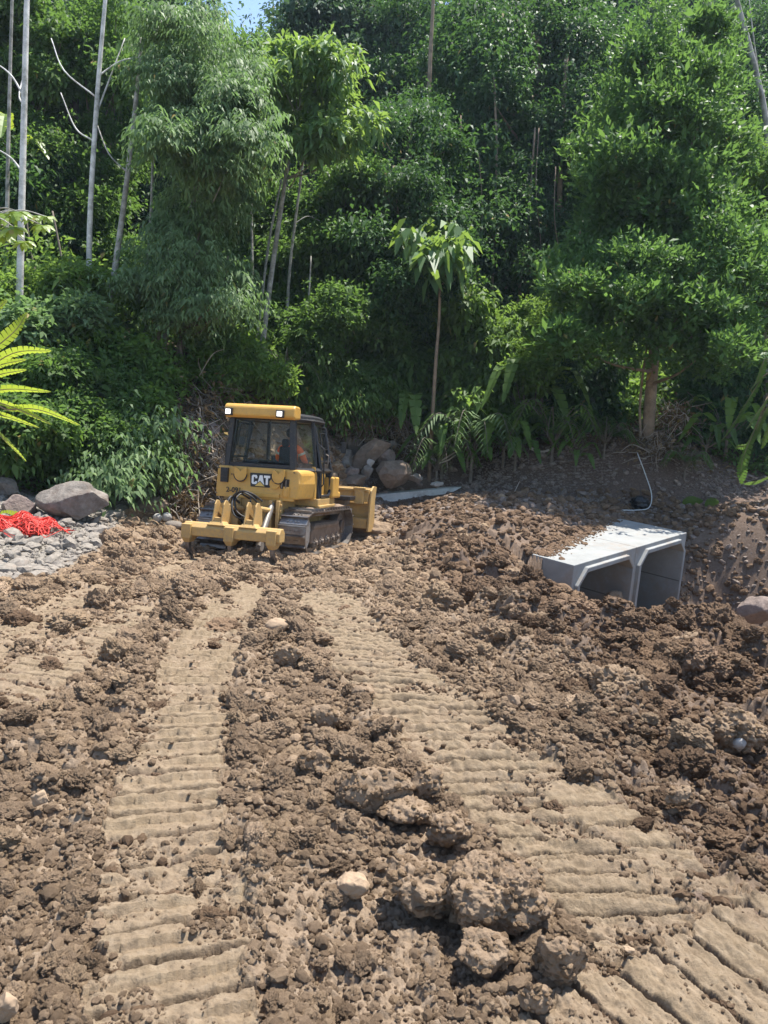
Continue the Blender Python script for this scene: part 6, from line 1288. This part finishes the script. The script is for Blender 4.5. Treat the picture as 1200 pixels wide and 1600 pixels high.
stick('upper of two pale sticks crossing on the rubble slope', [(690, 720), (702, 712), (712, 706)], 20.6, .03)
stick('lower of two pale sticks crossing on the rubble slope', [(686, 724), (700, 719), (712, 711)], 20.4, .025)
stick('long thin stick resting on the boulder shelf at the left', [(62, 774), (78, 774), (94, 773)], 12.75, .015)
stick('thin upright dry stalk on the crest above the culvert', [(800, 780), (804, 768), (812, 752)], 17.6, .012)
stick('dry branch leaning on the red bank above the cab roof left side', [(290, 650), (310, 668), (330, 676)], 17.4, .03)
stick('long bare twig bowing behind the cab door', [(530, 690), (540, 670), (535, 655)], 20.6, .012)
bm = bmesh.new(); limb(bm, [W3(996, 708, 19.0), W3(1008, 740, 18.7), W3(1018, 772, 18.4), W3(1014, 793, 18.1), W3(995, 797, 17.9), W3(962, 797, 17.6)], .012, .012, 8)
tag(bobj('plastic_pipe', bm, simple('white_pipe', (.55, .55, .52), .5, var=.08), smooth=True), 'thin white pipe curving down the earth bank behind the culvert', 'pipe')
V, F = icos(4); n1 = fbm3(V*2.2, 31, 4); o = mesh_np('plastic_bag', V*(.5+.9*n1)[:, None]*np.array([.24, .18, .17]), F, simple('black_plastic', (.012, .012, .014), .35), True); q = W3(1000, 780, 18.3); q[2] = g(q[0], q[1])+.12; o.location = q; tag(o, 'crumpled black plastic bag at the foot of the bank beside the white pipe', 'bag')
def ground_leaf(label, pts, w_, Y, mat, seed, name='fallen_leaf'):
    rs = np.random.RandomState(seed); lv = Leaves(); Q = []
    for (x, y) in pts:
        q = W3(x, y, Y) if Y else np.array(hit(x, y)[:]); q[2] = g(q[0], q[1])+.10; Q.append(q)
    blade(lv, Q, w_, rs, .5, .3, 10, .1, sidev=(.2, -.4, .9)); tag(lv.build(name, mat), label, 'leaf')
ground_leaf('fallen torn banana leaf, left one of two on the shaded ground behind the culvert', [(1065, 796), (1080, 790), (1098, 786)], .32, 18.2, L_BRIGHT, 5)
ground_leaf('fallen banana leaf, right one of two on the shaded ground behind the culvert', [(1100, 798), (1112, 788), (1124, 778)], .34, 18.0, L_BRIGHT, 6)
ground_leaf('single yellow leaf lying on the soil above the culvert corner', [(812, 843), (817, 851), (822, 859)], .12, 13.6, simple('yellow_leaf', (.55, .45, .12), .6), 7)
ground_leaf('pale green leaf lying on the pinkish boulder at the left edge', [(0, 796), (22, 790), (46, 788)], .22, 12.0, L_YEL, 8)

RED = simple('red_netting', (.60, .05, .035), .55, var=.25, scale=8)
def netting():
    rs = np.random.RandomState(3); c = W3(28, 838, 11.5); c[2] = g(c[0], c[1])+.02; root = empty('plastic_netting', c); tag(root, 'heap of crumpled red plastic netting on the gravel by the left edge', 'netting')
    def hgt(x, y): return .20*max(0, 1-(x/.62)**2-(y/.5)**2)**.6+.05*math.sin(x*13+y*9)
    bm = bmesh.new()
    for i in range(520):
        a = rs.rand()*6.283; x, y = (rs.rand()*2-1)*.6, (rs.rand()*2-1)*.46
        if (x/.62)**2+(y/.5)**2 > 1: continue
        pts = []
        for k in range(4): xx = x+math.cos(a)*.09*k; yy = y+math.sin(a)*.09*k; pts.append((xx, yy, hgt(xx, yy)+rs.rand()*.05)); a += rs.randn()*.6
        limb(bm, pts, .006, .006, 3)
    bobj('strands', bm, RED, root)
    V, F = icos(5); n1 = fbm3(V*5, 9, 4); Q = V*(.72+.5*n1)[:, None]*np.array([.50, .36, .13]); mesh_np('folds', Q, F, simple('red_folds', (.42, .03, .02), .7, var=.5, scale=14), True, parent=root)
netting()
for i, (p, q, nm) in enumerate((((8, 862), (42, 842), 'upper'), ((4, 868), (48, 848), 'lower'))):
    a = W3(*p, 11.1); b = W3(*q, 11.35); a[2] = g(a[0], a[1])+.08; b[2] = g(b[0], b[1])+.24
    bm = bmesh.new(); limb(bm, [a, (a+b)/2, b], .022, .018, 4); tag(bobj('wooden_stake', bm, DEAD), f'{nm} one of two weathered wooden stakes lying against the red netting', 'stake')

# ------------------------------------------------------------------ air
bm = bmesh.new(); add_box(bm, -110, 110, -12, 130, -9, 62); hz = bobj('haze', bm, None)
hm = bpy.data.materials.new('haze'); hm.use_nodes = True; hn = hm.node_tree.nodes; hn.clear(); ho = hn.new('ShaderNodeOutputMaterial'); hv = hn.new('ShaderNodeVolumePrincipled')
hv.inputs['Color'].default_value = (.66, .84, 1, 1); hv.inputs['Density'].default_value = .0005; hv.inputs['Anisotropy'].default_value = .2
hm.node_tree.links.new(hv.outputs[0], ho.inputs['Volume']); hz.data.materials.append(hm); tag(hz, 'thin humid air between the track and the forested hill', 'haze', kind='stuff')
